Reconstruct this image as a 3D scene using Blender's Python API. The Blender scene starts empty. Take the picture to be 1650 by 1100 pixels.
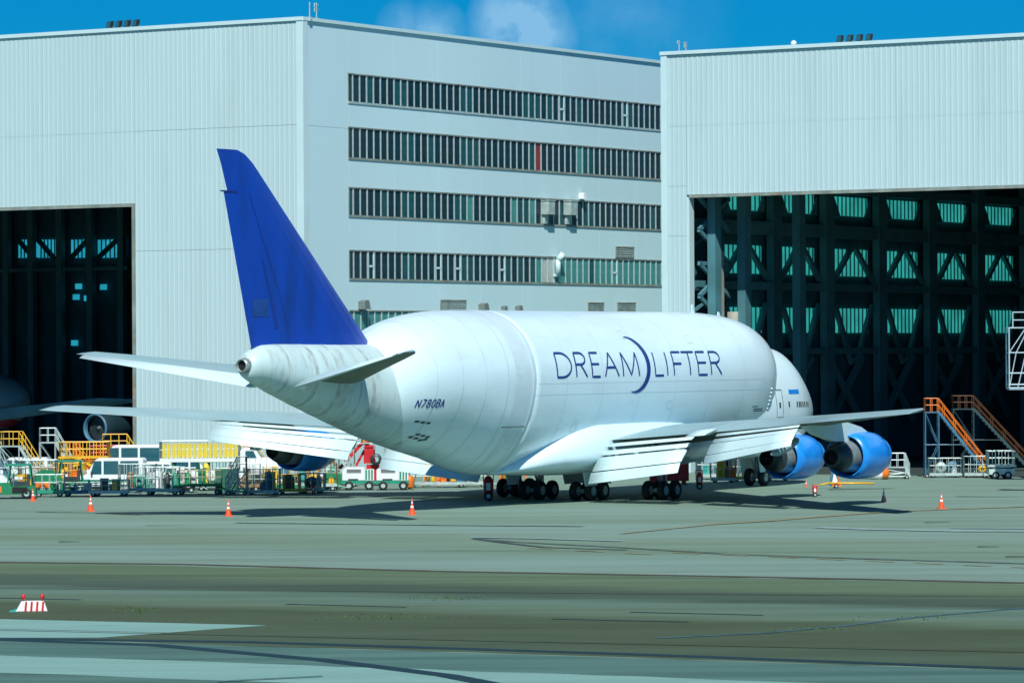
import bpy, bmesh, math, random
from mathutils import Vector, Matrix
random.seed(7)
R = math.radians
SC = bpy.context.scene
COL = SC.collection

# ------------------------------------------------------------------ camera, sky, sun, exposure
FPX, CH, YH, ROLL = 6168.0, 9.83, 560.5, 0.0059          # focal in photo pixels, eye height, horizon row
cam_d = bpy.data.cameras.new('camera'); cam = bpy.data.objects.new('camera', cam_d); COL.objects.link(cam)
cam_d.sensor_width = 36; cam_d.lens = 36*FPX/1650; cam_d.clip_start = 1; cam_d.clip_end = 9000
pt = math.atan((YH-550)/FPX)
fw = Vector((0, math.cos(pt), math.sin(pt))); up0 = Vector((0, -math.sin(pt), math.cos(pt))); rt0 = Vector((1, 0, 0))
rt = rt0*math.cos(ROLL) - up0*math.sin(ROLL); up = rt0*math.sin(ROLL) + up0*math.cos(ROLL)
M = Matrix((rt, up, -fw)).transposed().to_4x4(); M.translation = Vector((0, 0, CH)); cam.matrix_world = M
SC.camera = cam

SUN_AZ = (0.02, -0.9998)     # horizontal direction towards the sun
SUN_EL = R(47)
W = bpy.data.worlds.new('World'); SC.world = W; W.use_nodes = True
nt = W.node_tree; nt.nodes.clear()
def wn(t, **k):
    n = nt.nodes.new(t)
    for a, b in k.items(): setattr(n, a, b)
    return n
out = wn('ShaderNodeOutputWorld'); bg = wn('ShaderNodeBackground')
sky = wn('ShaderNodeTexSky', sky_type='NISHITA'); sky.sun_disc = False
sky.sun_elevation = SUN_EL; sky.sun_rotation = math.atan2(SUN_AZ[0], SUN_AZ[1])
sky.air_density = 1.0; sky.dust_density = 0.2; sky.ozone_density = 3.0
tint = wn('ShaderNodeMixRGB', blend_type='MULTIPLY'); tint.inputs[0].default_value = 1; tint.inputs[2].default_value = (0.006, 0.36, 0.70, 1)
nt.links.new(sky.outputs[0], tint.inputs[1])
tc = wn('ShaderNodeTexCoord')
def dirv(px, py):
    c, s = math.cos(ROLL), math.sin(ROLL); u = px-825; v = py-YH
    x = c*u - s*v; y = s*u + c*v
    return Vector((x/FPX, 1, -y/FPX)).normalized()
# scattered clouds: soft lumps in several directions round the sky, broken up by noise
noise = wn('ShaderNodeTexNoise'); noise.inputs['Scale'].default_value = 90; noise.inputs['Detail'].default_value = 6; noise.inputs['Roughness'].default_value = .6
nt.links.new(tc.outputs['Generated'], noise.inputs['Vector'])
acc = None
lumps = [(dirv(838, 45), .0150, 1.0), (dirv(815, 28), .007, .8), (dirv(880, 62), .010, .6), (dirv(700, 56), .010, .55), (dirv(650, 46), .008, .4), (dirv(1010, 20), .03, .12)]
for k in range(14):
    a = random.uniform(.4, 5.9); e = random.uniform(.08, .5)
    lumps.append((Vector((math.sin(a)*math.cos(e), math.cos(a)*math.cos(e), math.sin(e))), random.uniform(.03, .12), .8))
for d, r, w in lumps:
    dist = wn('ShaderNodeVectorMath', operation='DISTANCE'); dist.inputs[1].default_value = d
    nt.links.new(tc.outputs['Generated'], dist.inputs[0])
    mr = wn('ShaderNodeMapRange'); mr.inputs[1].default_value = r; mr.inputs[2].default_value = 0; mr.inputs[3].default_value = 0; mr.inputs[4].default_value = w
    nt.links.new(dist.outputs['Value'], mr.inputs[0])
    if acc is None: acc = mr.outputs[0]
    else:
        mx = wn('ShaderNodeMath', operation='MAXIMUM'); nt.links.new(acc, mx.inputs[0]); nt.links.new(mr.outputs[0], mx.inputs[1]); acc = mx.outputs[0]
mu = wn('ShaderNodeMath', operation='MULTIPLY_ADD'); nt.links.new(noise.outputs[0], mu.inputs[0]); mu.inputs[1].default_value = 1.6; mu.inputs[2].default_value = -.36
mu2 = wn('ShaderNodeMath', operation='MULTIPLY'); mu2.use_clamp = True; nt.links.new(acc, mu2.inputs[0]); nt.links.new(mu.outputs[0], mu2.inputs[1])
mu3 = wn('ShaderNodeMath', operation='MULTIPLY'); mu3.use_clamp = True; nt.links.new(mu2.outputs[0], mu3.inputs[0]); mu3.inputs[1].default_value = 3.2
cm = wn('ShaderNodeMixRGB'); cm.inputs[2].default_value = (2.2, 4.9, 7.6, 1)
nt.links.new(mu3.outputs[0], cm.inputs[0]); nt.links.new(tint.outputs[0], cm.inputs[1])
nt.links.new(cm.outputs[0], bg.inputs[0]); bg.inputs[1].default_value = 0.09
nt.links.new(bg.outputs[0], out.inputs[0])

sd = bpy.data.lights.new('sun', 'SUN'); sd.energy = 4.6; sd.angle = R(.5); sd.color = (1, .97, .9)
so = bpy.data.objects.new('sun', sd); COL.objects.link(so)
sv = Vector((SUN_AZ[0]*math.cos(SUN_EL), SUN_AZ[1]*math.cos(SUN_EL), math.sin(SUN_EL)))
so.rotation_euler = sv.to_track_quat('Z', 'Y').to_euler(); so.location = (0, 0, 80)
SC.view_settings.view_transform = 'Standard'; SC.view_settings.look = 'None'; SC.view_settings.gamma = 1
SC.view_settings.exposure = 0.22

# ------------------------------------------------------------------ placing helpers
def ray(px, py):
    c, s = math.cos(ROLL), math.sin(ROLL); u = px-825; v = py-YH
    return (c*u - s*v)/FPX, (s*u + c*v)/FPX
def G(px, py, z=0.0):
    """ground point seen at a photo pixel"""
    a, b = ray(px, py); D = (CH-z)/b
    return Vector((a*D, D, z))
def yrow(px, depth, z=0):
    """photo row of a point of height z at a depth, in column px"""
    return YH - (px-825)*ROLL + (CH-z)*FPX/depth

# ------------------------------------------------------------------ materials
MATS = {}
def mat(name, col, rough=.5, metal=0, var=.12, scale=1.5, bump=0, bscale=20, spec=.5, stretch=None, dirt=None, dirt_amt=.5, dirt_scale=.6, emit=0, coat=0):
    if name in MATS: return MATS[name]
    m = bpy.data.materials.new(name); m.use_nodes = True; n = m.node_tree; b = n.nodes['Principled BSDF']
    b.inputs['Roughness'].default_value = rough; b.inputs['Metallic'].default_value = metal
    b.inputs['Specular IOR Level'].default_value = spec; b.inputs['Coat Weight'].default_value = coat
    c = n.nodes.new('ShaderNodeTexCoord'); mp = n.nodes.new('ShaderNodeMapping'); n.links.new(c.outputs['Object'], mp.inputs[0])
    if stretch: mp.inputs['Scale'].default_value = stretch
    t = n.nodes.new('ShaderNodeTexNoise'); t.inputs['Scale'].default_value = scale; t.inputs['Detail'].default_value = 5
    n.links.new(mp.outputs[0], t.inputs[0])
    rp = n.nodes.new('ShaderNodeMapRange'); rp.inputs[1].default_value = .3; rp.inputs[2].default_value = .7
    rp.inputs[3].default_value = 1-var; rp.inputs[4].default_value = 1+var*.6; n.links.new(t.outputs[0], rp.inputs[0])
    mx = n.nodes.new('ShaderNodeVectorMath'); mx.operation = 'SCALE'; mx.inputs[0].default_value = col[:3]
    n.links.new(rp.outputs[0], mx.inputs['Scale'])
    cur = mx.outputs[0]
    if dirt:
        t2 = n.nodes.new('ShaderNodeTexNoise'); t2.inputs['Scale'].default_value = dirt_scale; t2.inputs['Detail'].default_value = 7; t2.inputs['Roughness'].default_value = .65
        n.links.new(mp.outputs[0], t2.inputs[0])
        r2 = n.nodes.new('ShaderNodeMapRange'); r2.inputs[1].default_value = .52; r2.inputs[2].default_value = .72; r2.inputs[3].default_value = 0; r2.inputs[4].default_value = dirt_amt
        n.links.new(t2.outputs[0], r2.inputs[0])
        m2 = n.nodes.new('ShaderNodeMixRGB'); m2.inputs[2].default_value = (*dirt, 1)
        n.links.new(r2.outputs[0], m2.inputs[0]); n.links.new(cur, m2.inputs[1]); cur = m2.outputs[0]
    n.links.new(cur, b.inputs['Base Color'])
    if bump:
        t3 = n.nodes.new('ShaderNodeTexNoise'); t3.inputs['Scale'].default_value = bscale; t3.inputs['Detail'].default_value = 4
        n.links.new(mp.outputs[0], t3.inputs[0])
        bp = n.nodes.new('ShaderNodeBump'); bp.inputs['Strength'].default_value = bump; bp.inputs['Distance'].default_value = .05
        n.links.new(t3.outputs[0], bp.inputs['Height']); n.links.new(bp.outputs[0], b.inputs['Normal'])
    if emit:
        n.links.new(cur, b.inputs['Emission Color']); b.inputs['Emission Strength'].default_value = emit
    MATS[name] = m
    return m
WHITE = mat('aircraft white paint', (.62, .82, .89), .28, var=.04, scale=.35, dirt=(.42, .45, .42), dirt_amt=.22, dirt_scale=.5, stretch=(.5, 1, 1.4), coat=.2, bump=.12, bscale=.9)
TAILW = mat('sooty white paint', (.50, .67, .67), .4, var=.10, scale=.6, dirt=(.22, .21, .17), dirt_amt=.6, dirt_scale=.9, stretch=(2.2, 1, .5))
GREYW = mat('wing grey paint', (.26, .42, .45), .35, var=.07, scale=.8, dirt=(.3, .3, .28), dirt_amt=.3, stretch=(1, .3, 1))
FLAPW = mat('flap white paint', (.54, .74, .76), .4, var=.06, scale=1.2, dirt=(.35, .37, .36), dirt_amt=.35, dirt_scale=1.2, stretch=(1, .25, 1))
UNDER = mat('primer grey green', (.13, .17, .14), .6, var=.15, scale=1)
BLUE = mat('deep blue paint', (.001, .050, .40), .35, var=.10, scale=.5, dirt=(.002, .03, .16), dirt_amt=.7, dirt_scale=.35, stretch=(1.4, 1, .35))
COWL = mat('bright blue cowl paint', (.010, .26, .80), .3, var=.1, scale=2, coat=.3, dirt=(.1, .36, .72), dirt_amt=.4, dirt_scale=2)
NAVY = mat('navy lettering paint', (.006, .045, .22), .4, var=.02)
NOZ = mat('heat stained steel', (.26, .33, .32), .42, .35, var=.25, scale=3)
NOZD = mat('dark nozzle metal', (.06, .085, .09), .45, .6, var=.2)
BLACK = mat('black void', (.006, .008, .01), .8, var=.1)
TYRE = mat('tyre rubber', (.015, .018, .02), .8, var=.2, scale=5)
GEARM = mat('gear grey paint', (.42, .48, .50), .4, .2, var=.2, scale=3)
WALL = mat('pale steel cladding', (.425, .58, .60), .55, var=.05, scale=.10, dirt=(.30, .42, .39), dirt_amt=.30, dirt_scale=.5, stretch=(1, 1, .10))
WALL2 = mat('pale annex cladding', (.50, .71, .75), .55, var=.05, scale=.09, dirt=(.42, .62, .62), dirt_amt=.25, dirt_scale=.5, stretch=(1, 1, .12))
TRIM = mat('white steel trim', (.50, .68, .70), .45, var=.06, scale=.4)
FRAME = mat('window aluminium', (.50, .62, .64), .4, .3, var=.2, scale=2)
RUST = mat('rusty sill steel', (.22, .27, .24), .7, var=.3, scale=.8, dirt=(.20, .10, .03), dirt_amt=.8, dirt_scale=.9)
PANE = [mat('dark window glass', (.006, .035, .05), .15, var=.3, scale=1, spec=.3), mat('teal window glass', (.012, .085, .095), .2, var=.25, scale=1, spec=.3),
        mat('green blind behind glass', (.05, .26, .24), .3, var=.2, scale=1), mat('red object behind glass', (.25, .03, .03), .4), mat('pale board in window', (.42, .48, .46), .6)]
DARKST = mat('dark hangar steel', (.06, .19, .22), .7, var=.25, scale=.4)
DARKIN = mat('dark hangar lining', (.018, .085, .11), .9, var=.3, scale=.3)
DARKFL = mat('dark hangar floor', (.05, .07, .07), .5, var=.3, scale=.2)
GLOWT = mat('teal glazing with emitted daylight', (.045, .50, .45), .6, var=.25, scale=.6, emit=.55)  # emission stands in for daylight coming through the side wall panes
GLOWB = mat('blue glazing with emitted daylight', (.02, .36, .50), .6, var=.3, scale=.6, emit=.75)  # back-wall panes emit to imitate daylight from outside
GREEN = mat('ground equipment green', (.010, .20, .085), .45, var=.2, scale=2, dirt=(.05, .08, .05), dirt_amt=.4)
GREEN2 = mat('teal green chassis paint', (.02, .26, .17), .45, var=.2, scale=2)
YELLOW = mat('safety yellow paint', (.72, .42, .02), .45, var=.2, scale=2)
LEMON = mat('lemon yellow rail paint', (.70, .56, .05), .45, var=.15, scale=2)
ORANGE = mat('orange paint', (.72, .17, .015), .45, var=.2, scale=2)
RED = mat('red paint', (.55, .02, .025), .4, var=.2, scale=2)
GALV = mat('galvanised steel', (.42, .54, .52), .45, .2, var=.3, scale=2)
CARW = mat('white vehicle paint', (.74, .80, .82), .3, var=.05, scale=1, coat=.4)
CARGL = mat('vehicle glass', (.02, .10, .13), .08, var=.1, spec=.8)
BLUEB = mat('blue grey cabinet paint', (.05, .16, .25), .5, var=.25, scale=2)
WOOD = mat('brown timber', (.25, .16, .08), .7, var=.3, scale=3)
CONEO = mat('cone orange plastic', (.85, .09, .015), .5, var=.06)
CONEW = mat('cone reflective white', (.82, .82, .80), .4, var=.05)
CONEP = mat('faded cone pink plastic', (.75, .25, .2), .5, var=.06)
TARP = mat('teal tarpaulin', (.03, .36, .33), .6, var=.25, scale=2)

# ------------------------------------------------------------------ mesh helpers
class MB:
    def __init__(s): s.bm = bmesh.new(); s.mi = {}; s.mats = []
    def m(s, material):
        if material.name not in s.mi: s.mi[material.name] = len(s.mats); s.mats.append(material)
        return s.mi[material.name]
    def faces(s, vs, fs, material=None, smooth=False):
        v = [s.bm.verts.new(p) for p in vs]; i = s.m(material) if material else 0
        for f in fs:
            try:
                fc = s.bm.faces.new([v[k] for k in f]); fc.material_index = i; fc.smooth = smooth
            except ValueError: pass
        return v
    def box(s, x0, x1, y0, y1, z0, z1, material=None):
        vs = [(x, y, z) for x in (x0, x1) for y in (y0, y1) for z in (z0, z1)]
        s.faces(vs, [(0, 1, 3, 2), (4, 6, 7, 5), (0, 4, 5, 1), (2, 3, 7, 6), (0, 2, 6, 4), (1, 5, 7, 3)], material); return s
    def tube(s, a, b, r, n=6, material=None, r2=None):
        a = Vector(a); b = Vector(b); d = (b-a)
        if d.length < 1e-6: return s
        q = d.to_track_quat('Z', 'Y'); r2 = r if r2 is None else r2; vs = []
        for c, rr in ((a, r), (b, r2)):
            for k in range(n):
                t = 2*math.pi*k/n; vs.append(c + q @ Vector((rr*math.cos(t), rr*math.sin(t), 0)))
        fs = [(k, (k+1) % n, n+(k+1) % n, n+k) for k in range(n)] + [tuple(range(n))[::-1], tuple(range(n, 2*n))]
        s.faces(vs, fs, material, n > 7); return s
    def path(s, pts, r, n=6, material=None):
        for a, b in zip(pts, pts[1:]): s.tube(a, b, r, n, material)
        return s
    def beam(s, a, b, w, h, material=None):
        """rectangular bar from a to b"""
        a = Vector(a); b = Vector(b); d = (b-a).normalized()
        side = d.cross(Vector((0, 0, 1)))
        if side.length < 1e-3: side = Vector((1, 0, 0))
        side.normalize(); u = side.cross(d).normalized(); vs = []
        for c in (a, b):
            for i, j in ((-1, -1), (1, -1), (1, 1), (-1, 1)): vs.append(c + side*(w/2*i) + u*(h/2*j))
        s.faces(vs, [(3, 2, 1, 0), (4, 5, 6, 7), (0, 1, 5, 4), (1, 2, 6, 5), (2, 3, 7, 6), (3, 0, 4, 7)], material); return s
    def lathe(s, prof, n=32, axis='X', o=(0, 0, 0), material=None, smooth=True):
        """profile [(along, radius)] revolved round the axis"""
        o = Vector(o); vs = []
        for t, r in prof:
            for k in range(n):
                a = 2*math.pi*k/n; c, d = r*math.cos(a), r*math.sin(a)
                vs.append(o + Vector({'X': (t, c, d), 'Y': (c, t, d), 'Z': (c, d, t)}[axis]))
        fs = []
        for i in range(len(prof)-1):
            for k in range(n): fs.append((i*n+k, i*n+(k+1) % n, (i+1)*n+(k+1) % n, (i+1)*n+k))
        s.faces(vs, fs, material, smooth)
        return s
    def prism(s, poly, y0, y1, material=None, bevel=0):
        """outline in x,z extruded over y"""
        n = len(poly); vs = [(p[0], y0, p[1]) for p in poly] + [(p[0], y1, p[1]) for p in poly]
        s.faces(vs, [tuple(range(n)), tuple(range(2*n-1, n-1, -1))] + [(k, n+k, n+(k+1) % n, (k+1) % n) for k in range(n)], material); return s
    def done(s, name, material=None, parent=None, loc=None, rz=None, kind=None):
        bmesh.ops.recalc_face_normals(s.bm, faces=s.bm.faces)
        me = bpy.data.meshes.new(name); s.bm.to_mesh(me); s.bm.free()
        if s.mats and material is None:
            for m_ in s.mats: me.materials.append(m_)
        else: me.materials.append(material)
        o = bpy.data.objects.new(name, me); COL.objects.link(o)
        if parent: o.parent = parent
        if loc is not None: o.location = loc
        if rz is not None: o.rotation_euler.z = rz
        if kind: o['kind'] = kind
        return o
def thing(name, label, cat, loc=(0, 0, 0), rz=0, group=None):
    o = bpy.data.objects.new(name, None); COL.objects.link(o); o.empty_display_size = .5
    o.location = loc; o.rotation_euler.z = rz; o['label'] = label; o['category'] = cat
    if group: o['group'] = group
    return o
def tag(o, label, cat, group=None):
    o['label'] = label; o['category'] = cat
    if group: o['group'] = group
    return o
KIDS = {}
def kids(o): return [c for c in bpy.data.objects if c.parent == o]
def dup(src, loc, rz, label, group=None):
    c = src.copy(); COL.objects.link(c); c.location = loc; c.rotation_euler.z = rz; c['label'] = label
    if group: c['group'] = group
    for k in kids(src):
        d = k.copy(); COL.objects.link(d); d.parent = c
        for g in kids(k):
            e = g.copy(); COL.objects.link(e); e.parent = d
    return c
def share(src, parent, loc, rot=None, scale=None):
    d = src.copy(); COL.objects.link(d); d.parent = parent; d.location = loc
    if rot is not None: d.rotation_euler = rot
    if scale is not None: d.scale = scale
    return d
def interp(tab, x):
    if x <= tab[0][0]: return tab[0][1:]
    if x >= tab[-1][0]: return tab[-1][1:]
    for i in range(len(tab)-1):
        if tab[i][0] <= x <= tab[i+1][0]:
            p1, p2 = tab[i], tab[i+1]; p0 = tab[i-1] if i else None; p3 = tab[i+2] if i+2 < len(tab) else None
            h = p2[0]-p1[0]; t = (x-p1[0])/h; r = []
            for k in range(1, len(p1)):
                s = (p2[k]-p1[k])/h
                a = (p1[k]-p0[k])/(p1[0]-p0[0]) if p0 else s
                b = (p3[k]-p2[k])/(p3[0]-p2[0]) if p3 else s
                m1 = 0 if a*s <= 0 else 2*a*s/(a+s); m2 = 0 if b*s <= 0 else 2*b*s/(b+s)
                r.append((2*t**3-3*t*t+1)*p1[k] + (t**3-2*t*t+t)*h*m1 + (-2*t**3+3*t*t)*p2[k] + (t**3-t*t)*h*m2)
            return r

# ------------------------------------------------------------------ ground
def ground_mat(name, c1, c2, c3, sx=.035, sy=.30, fine=.05, bands=None):
    m = bpy.data.materials.new(name); m.use_nodes = True; n = m.node_tree; b = n.nodes['Principled BSDF']
    b.inputs['Roughness'].default_value = .78; b.inputs['Specular IOR Level'].default_value = .25
    c = n.nodes.new('ShaderNodeTexCoord')
    def nz(sc, scale, det, ro=.55):
        mp = n.nodes.new('ShaderNodeMapping'); mp.inputs['Scale'].default_value = sc; mp.inputs['Rotation'].default_value = (0, 0, R(1.5)); n.links.new(c.outputs['Object'], mp.inputs[0])
        t = n.nodes.new('ShaderNodeTexNoise'); t.inputs['Scale'].default_value = scale; t.inputs['Detail'].default_value = det; t.inputs['Roughness'].default_value = ro
        n.links.new(mp.outputs[0], t.inputs[0]); return t.outputs[0]
    def mr(sock, a, bb, lo=0, hi=1):
        q = n.nodes.new('ShaderNodeMapRange'); q.inputs[1].default_value = a; q.inputs[2].default_value = bb; q.inputs[3].default_value = lo; q.inputs[4].default_value = hi
        n.links.new(sock, q.inputs[0]); return q.outputs[0]
    def mix(f, a, bb):
        q = n.nodes.new('ShaderNodeMixRGB'); n.links.new(f, q.inputs[0])
        if isinstance(a, tuple): q.inputs[1].default_value = (*a, 1)
        else: n.links.new(a, q.inputs[1])
        q.inputs[2].default_value = (*bb, 1); return q.outputs[0]
    col = mix(mr(nz((sx, sy, 1), 1, 5), .38, .62), c1, c2)
    col = mix(mr(nz((sx*.8, sy*1.4, 1), 1.6, 7, .65), .55, .74, 0, .8), col, c3)
    col = mix(mr(nz((.12, 1.1, 1), 1, 6, .6), .62, .76, 0, .75), col, tuple(v*.45 for v in c3))
    col = mix(mr(nz((.25, 2.2, 1), 1.3, 6, .7), .58, .76, 0, .6), col, tuple(min(.6, v*1.5) for v in c1))
    if bands:
        # paving lanes of different age run slantwise across the field: coordinate q = y + .455 x
        dt = n.nodes.new('ShaderNodeVectorMath'); dt.operation = 'DOT_PRODUCT'; dt.inputs[1].default_value = (.455, 1, 0); n.links.new(c.outputs['Object'], dt.inputs[0])
        ad = n.nodes.new('ShaderNodeMath'); ad.operation = 'MULTIPLY_ADD'; n.links.new(nz((.06, .25, 1), 1, 4), ad.inputs[0]); ad.inputs[1].default_value = 9; ad.inputs[2].default_value = -4.5
        a2 = n.nodes.new('ShaderNodeMath'); a2.operation = 'ADD'; n.links.new(dt.outputs['Value'], a2.inputs[0]); n.links.new(ad.outputs[0], a2.inputs[1])
        q0, q1 = bands[0][0], bands[-1][0]; rm = mr(a2.outputs[0], q0, q1); cr = n.nodes.new('ShaderNodeValToRGB'); n.links.new(rm, cr.inputs[0])
        el = cr.color_ramp.elements
        for i_, (q_, c_) in enumerate(bands):
            e_ = el[i_] if i_ < 2 and len(bands) == 2 else (el[0] if i_ == 0 else (el[len(el)-1] if i_ == len(bands)-1 else el.new((q_-q0)/(q1-q0))))
            e_.position = (q_-q0)/(q1-q0); e_.color = (*c_, 1)
        mm = n.nodes.new('ShaderNodeMixRGB'); mm.blend_type = 'MULTIPLY'; mm.inputs[0].default_value = 1; n.links.new(col, mm.inputs[1]); n.links.new(cr.outputs[0], mm.inputs[2]); col = mm.outputs[0]
    sc_ = n.nodes.new('ShaderNodeVectorMath'); sc_.operation = 'SCALE'; n.links.new(col, sc_.inputs[0])
    n.links.new(mr(nz((1, 1, 1), 9, 3), .3, .7, 1-fine*2, 1+fine), sc_.inputs['Scale'])
    n.links.new(sc_.outputs[0], b.inputs['Base Color'])
    bp = n.nodes.new('ShaderNodeBump'); bp.inputs['Strength'].default_value = .25; bp.inputs['Distance'].default_value = .02
    n.links.new(nz((1, 1, 1), 14, 3), bp.inputs['Height']); n.links.new(bp.outputs[0], b.inputs['Normal'])
    return m
APRON = ground_mat('apron concrete', (.155, .238, .188), (.180, .285, .240), (.118, .157, .095), bands=[(160, (.86, .92, .86)), (170, (1, 1, 1)), (181, (1.0, 1.04, 1.06)), (188, (.84, .86, .74)), (199, (.92, .92, .82)), (206, (1.08, 1.1, 1.14)), (218, (.96, .97, .92)), (232, (1, 1, 1))])
OLD = ground_mat('weathered shoulder asphalt', (.085, .135, .088), (.105, .165, .118), (.062, .088, .045), .05, .35, bands=[(118, (.62, .66, .60)), (132, (.62, .60, .46)), (140, (.60, .58, .42)), (143, (1.0, 1.02, .95)), (149, (1.05, 1.15, 1.25)), (152, (.52, .56, .54)), (156, (.60, .64, .62)), (160, (.98, .98, .80)), (168, (1, 1.02, .86))])
PALE = ground_mat('pale taxiway concrete', (.205, .38, .345), (.17, .33, .29), (.13, .25, .20), .04, .5)
TEAL = ground_mat('teal grey asphalt', (.055, .125, .105), (.085, .18, .155), (.035, .07, .055), .05, .5)
def sheet(name, pts, z, m):
    b = MB(); b.faces([(p[0], p[1], z) for p in pts], [tuple(range(len(pts)))])
    o = b.done(name, m); o['kind'] = 'structure'; return o
b = MB(); b.faces([(-4000, -300, 0), (4000, -300, 0), (4000, 7000, 0), (-4000, 7000, 0)], [(0, 1, 2, 3)]); g = b.done('ground', APRON); g['kind'] = 'structure'
def band(name, rows0, rows1, m, z):
    """strip of paving: far edge and near edge as lists of photo (column, row)"""
    p = [G(*q) for q in rows0]; q = [G(*q) for q in rows1][::-1]
    def ext(a, c, k): return c + (c-a).normalized()*k
    p = [ext(p[1], p[0], 60)] + p + [ext(p[-2], p[-1], 60)]
    q = [ext(q[1], q[0], 60)] + q + [ext(q[-2], q[-1], 60)]
    return sheet(name, p+q, z, m)
def wav(x0, y0, x1, y1, amp, n=24):
    return [(x0+(x1-x0)*k/n, y0+(y1-y0)*k/n + random.uniform(-amp, amp)) for k in range(n+1)]
band('road', wav(0, 905, 1650, 940, 1.2), wav(0, 1027, 1650, 1079, 1), OLD, .004)
band('pavement', wav(0, 1028, 1650, 1080, .3), wav(0, 1300, 1650, 1320, .5), TEAL, .006)
band('path', wav(0, 1055, 1650, 1111, .8), wav(0, 1083, 1650, 1140, .8), PALE, .010)
sheet('pavement', [G(-60, 997), G(0, 997), G(430, 1007), G(160, 1027), G(0, 1027), G(-60, 1027)], .0085, PALE)
LINEO = mat('faded orange paint line', (.27, .25, .12), .7, var=.3, scale=1)
LINEB = mat('dark crack sealant', (.006, .03, .035), .6, var=.2, scale=1)
LINEC = mat('blue taxi line paint', (.04, .12, .15), .7, var=.4, scale=1)
LINEW = mat('worn white paint line', (.26, .38, .37), .7, var=.3, scale=1)
LINEBR = mat('brown joint sealant', (.06, .06, .035), .8, var=.3, scale=1)
LINEG = mat('tyre rubber marks', (.17, .28, .25), .8, var=.3, scale=1)
TEALP = mat('teal grey patch', (.09, .19, .15), .8, var=.3, scale=1)
SCUFF = mat('pale scuff', (.062, .105, .072), .8, var=.3, scale=1)
WEED = mat('weed strip', (.07, .14, .02), .8, var=.4, scale=3)
STAIN_SHADOW = mat('dark oil stain and shadow', (.035, .05, .04), .5, var=.4, scale=2)  # also colours the painted wing shadow strip
zl = [.013]
def line(pts, w, m, name='painted_line', w1=None):
    zl[0] += .001; p = [G(*q) for q in pts]; vs = []; n = len(p)
    for k in range(n):
        d = (p[min(k+1, n-1)]-p[max(k-1, 0)]).normalized(); s = Vector((-d.y, d.x, 0)); ww = w + ((w1 or w)-w)*k/max(1, n-1)
        vs += [p[k]+s*ww/2+Vector((0, 0, zl[0])), p[k]-s*ww/2+Vector((0, 0, zl[0]))]
    b = MB(); b.faces(vs, [(2*k, 2*k+1, 2*k+3, 2*k+2) for k in range(n-1)]); o = b.done(name, m); o['kind'] = 'structure'; return o
line([(-40, 1028), (400, 1034), (1000, 1053), (1700, 1079)], .75, LINEB, 'sealed_joint')
line([(-40, 1029), (250, 1039), (520, 1063), (720, 1088), (860, 1115)], .8, LINEB, 'sealed_joint')
line([(-40, 905), (300, 909), (700, 920), (1250, 930), (1700, 940)], .8, LINEBR, 'sealed_joint')
line([(-20, 963), (130, 966)], .25, LINEB, 'sealed_joint'); line([(460, 973), (655, 978)], .22, LINEB, 'sealed_joint')
line([(1015, 986), (1230, 991)], .22, LINEB, 'sealed_joint'); line([(890, 997), (1110, 1002)], .18, LINEB, 'sealed_joint')
line([(1060, 1028), (1230, 1020), (1360, 1008), (1480, 994), (1690, 976)], .28, LINEC)
TYM = mat('old tyre mark', (.075, .125, .095), .8, var=.3, scale=1)
line([(770, 868), (830, 873), (1000, 882), (1180, 893), (1420, 901), (1690, 909)], .7, TYM, 'tyre_mark')
line([(765, 868), (800, 873), (880, 882), (1010, 886)], .45, STAIN_SHADOW, 'tyre_mark')
for k in range(11):
    x = 790+k*78; y = 870 + (x-765)*.043 if x > 1000 else 874+(x-790)*.052
    line([(x+60, y+9), (x+105, y+11)], .28, LINEO)
line([(1130, 846), (1230, 840), (1330, 832), (1440, 824), (1690, 815)], .55, LINEO)
line([(1000, 860), (1150, 845)], .3, LINEO)
line([(1320, 850), (1400, 853), (1560, 856), (1700, 856)], 1.2, LINEW, 'worn_patch'); line([(1530, 851), (1700, 852)], .7, LINEW, 'worn_patch')
line([(760, 866), (870, 868), (1000, 872)], .7, LINEW, 'worn_patch'); line([(380, 842), (700, 846), (940, 848)], .8, LINEG, 'worn_patch')
line([(350, 1099), (400, 1096), (520, 1090)], .2, LINEC)
for pts, w in (([(180, 827), (225, 829), (260, 828)], 1.1), ([(60, 825), (170, 827)], .5), ([(250, 799), (500, 798), (620, 798)], .5), ([(95, 873), (130, 873)], .5), ([(1610, 789), (1680, 790)], 1.2),  # long strip beneath the far wing is its ground shadow, painted on
               ([(1490, 842), (1530, 841)], .5), ([(1575, 881), (1610, 881)], .5), ([(1620, 897), (1680, 897)], .5), ([(1335, 789), (1440, 787)], .8), ([(1540, 800), (1640, 801)], .5), ([(235, 847), (300, 846)], .3)):
    line(pts, w, STAIN_SHADOW, 'oil_stain_and_shadow', w*.4)
JF = mat('faint slab joint', (.10, .17, .13), .8, var=.3, scale=1)
for ya_, yb_, w_ in ((836, 841, .12), (852, 858, .12), (884, 891, .15), (925, 935, .12), (947, 962, .2), (1014, 1052, .2)): line([(-60, ya_), (800, (ya_+yb_)/2), (1710, yb_)], w_, JF if ya_ < 905 else LINEBR, 'slab_joint')
def blotch(px, py, w, h, m, name='oil_stain_and_shadow'):
    c_ = G(px, py); zl[0] += .0006; n = 18; ph = random.uniform(0, 6)
    b = MB(); b.faces([(c_.x+w/2*math.cos(2*math.pi*k/n)*(1+.25*math.sin(3*k+ph)), c_.y+h/2*math.sin(2*math.pi*k/n)*(1+.3*math.sin(2*k+ph)), zl[0]) for k in range(n)], [tuple(range(n))]); o = b.done(name, m); o['kind'] = 'structure'
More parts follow.
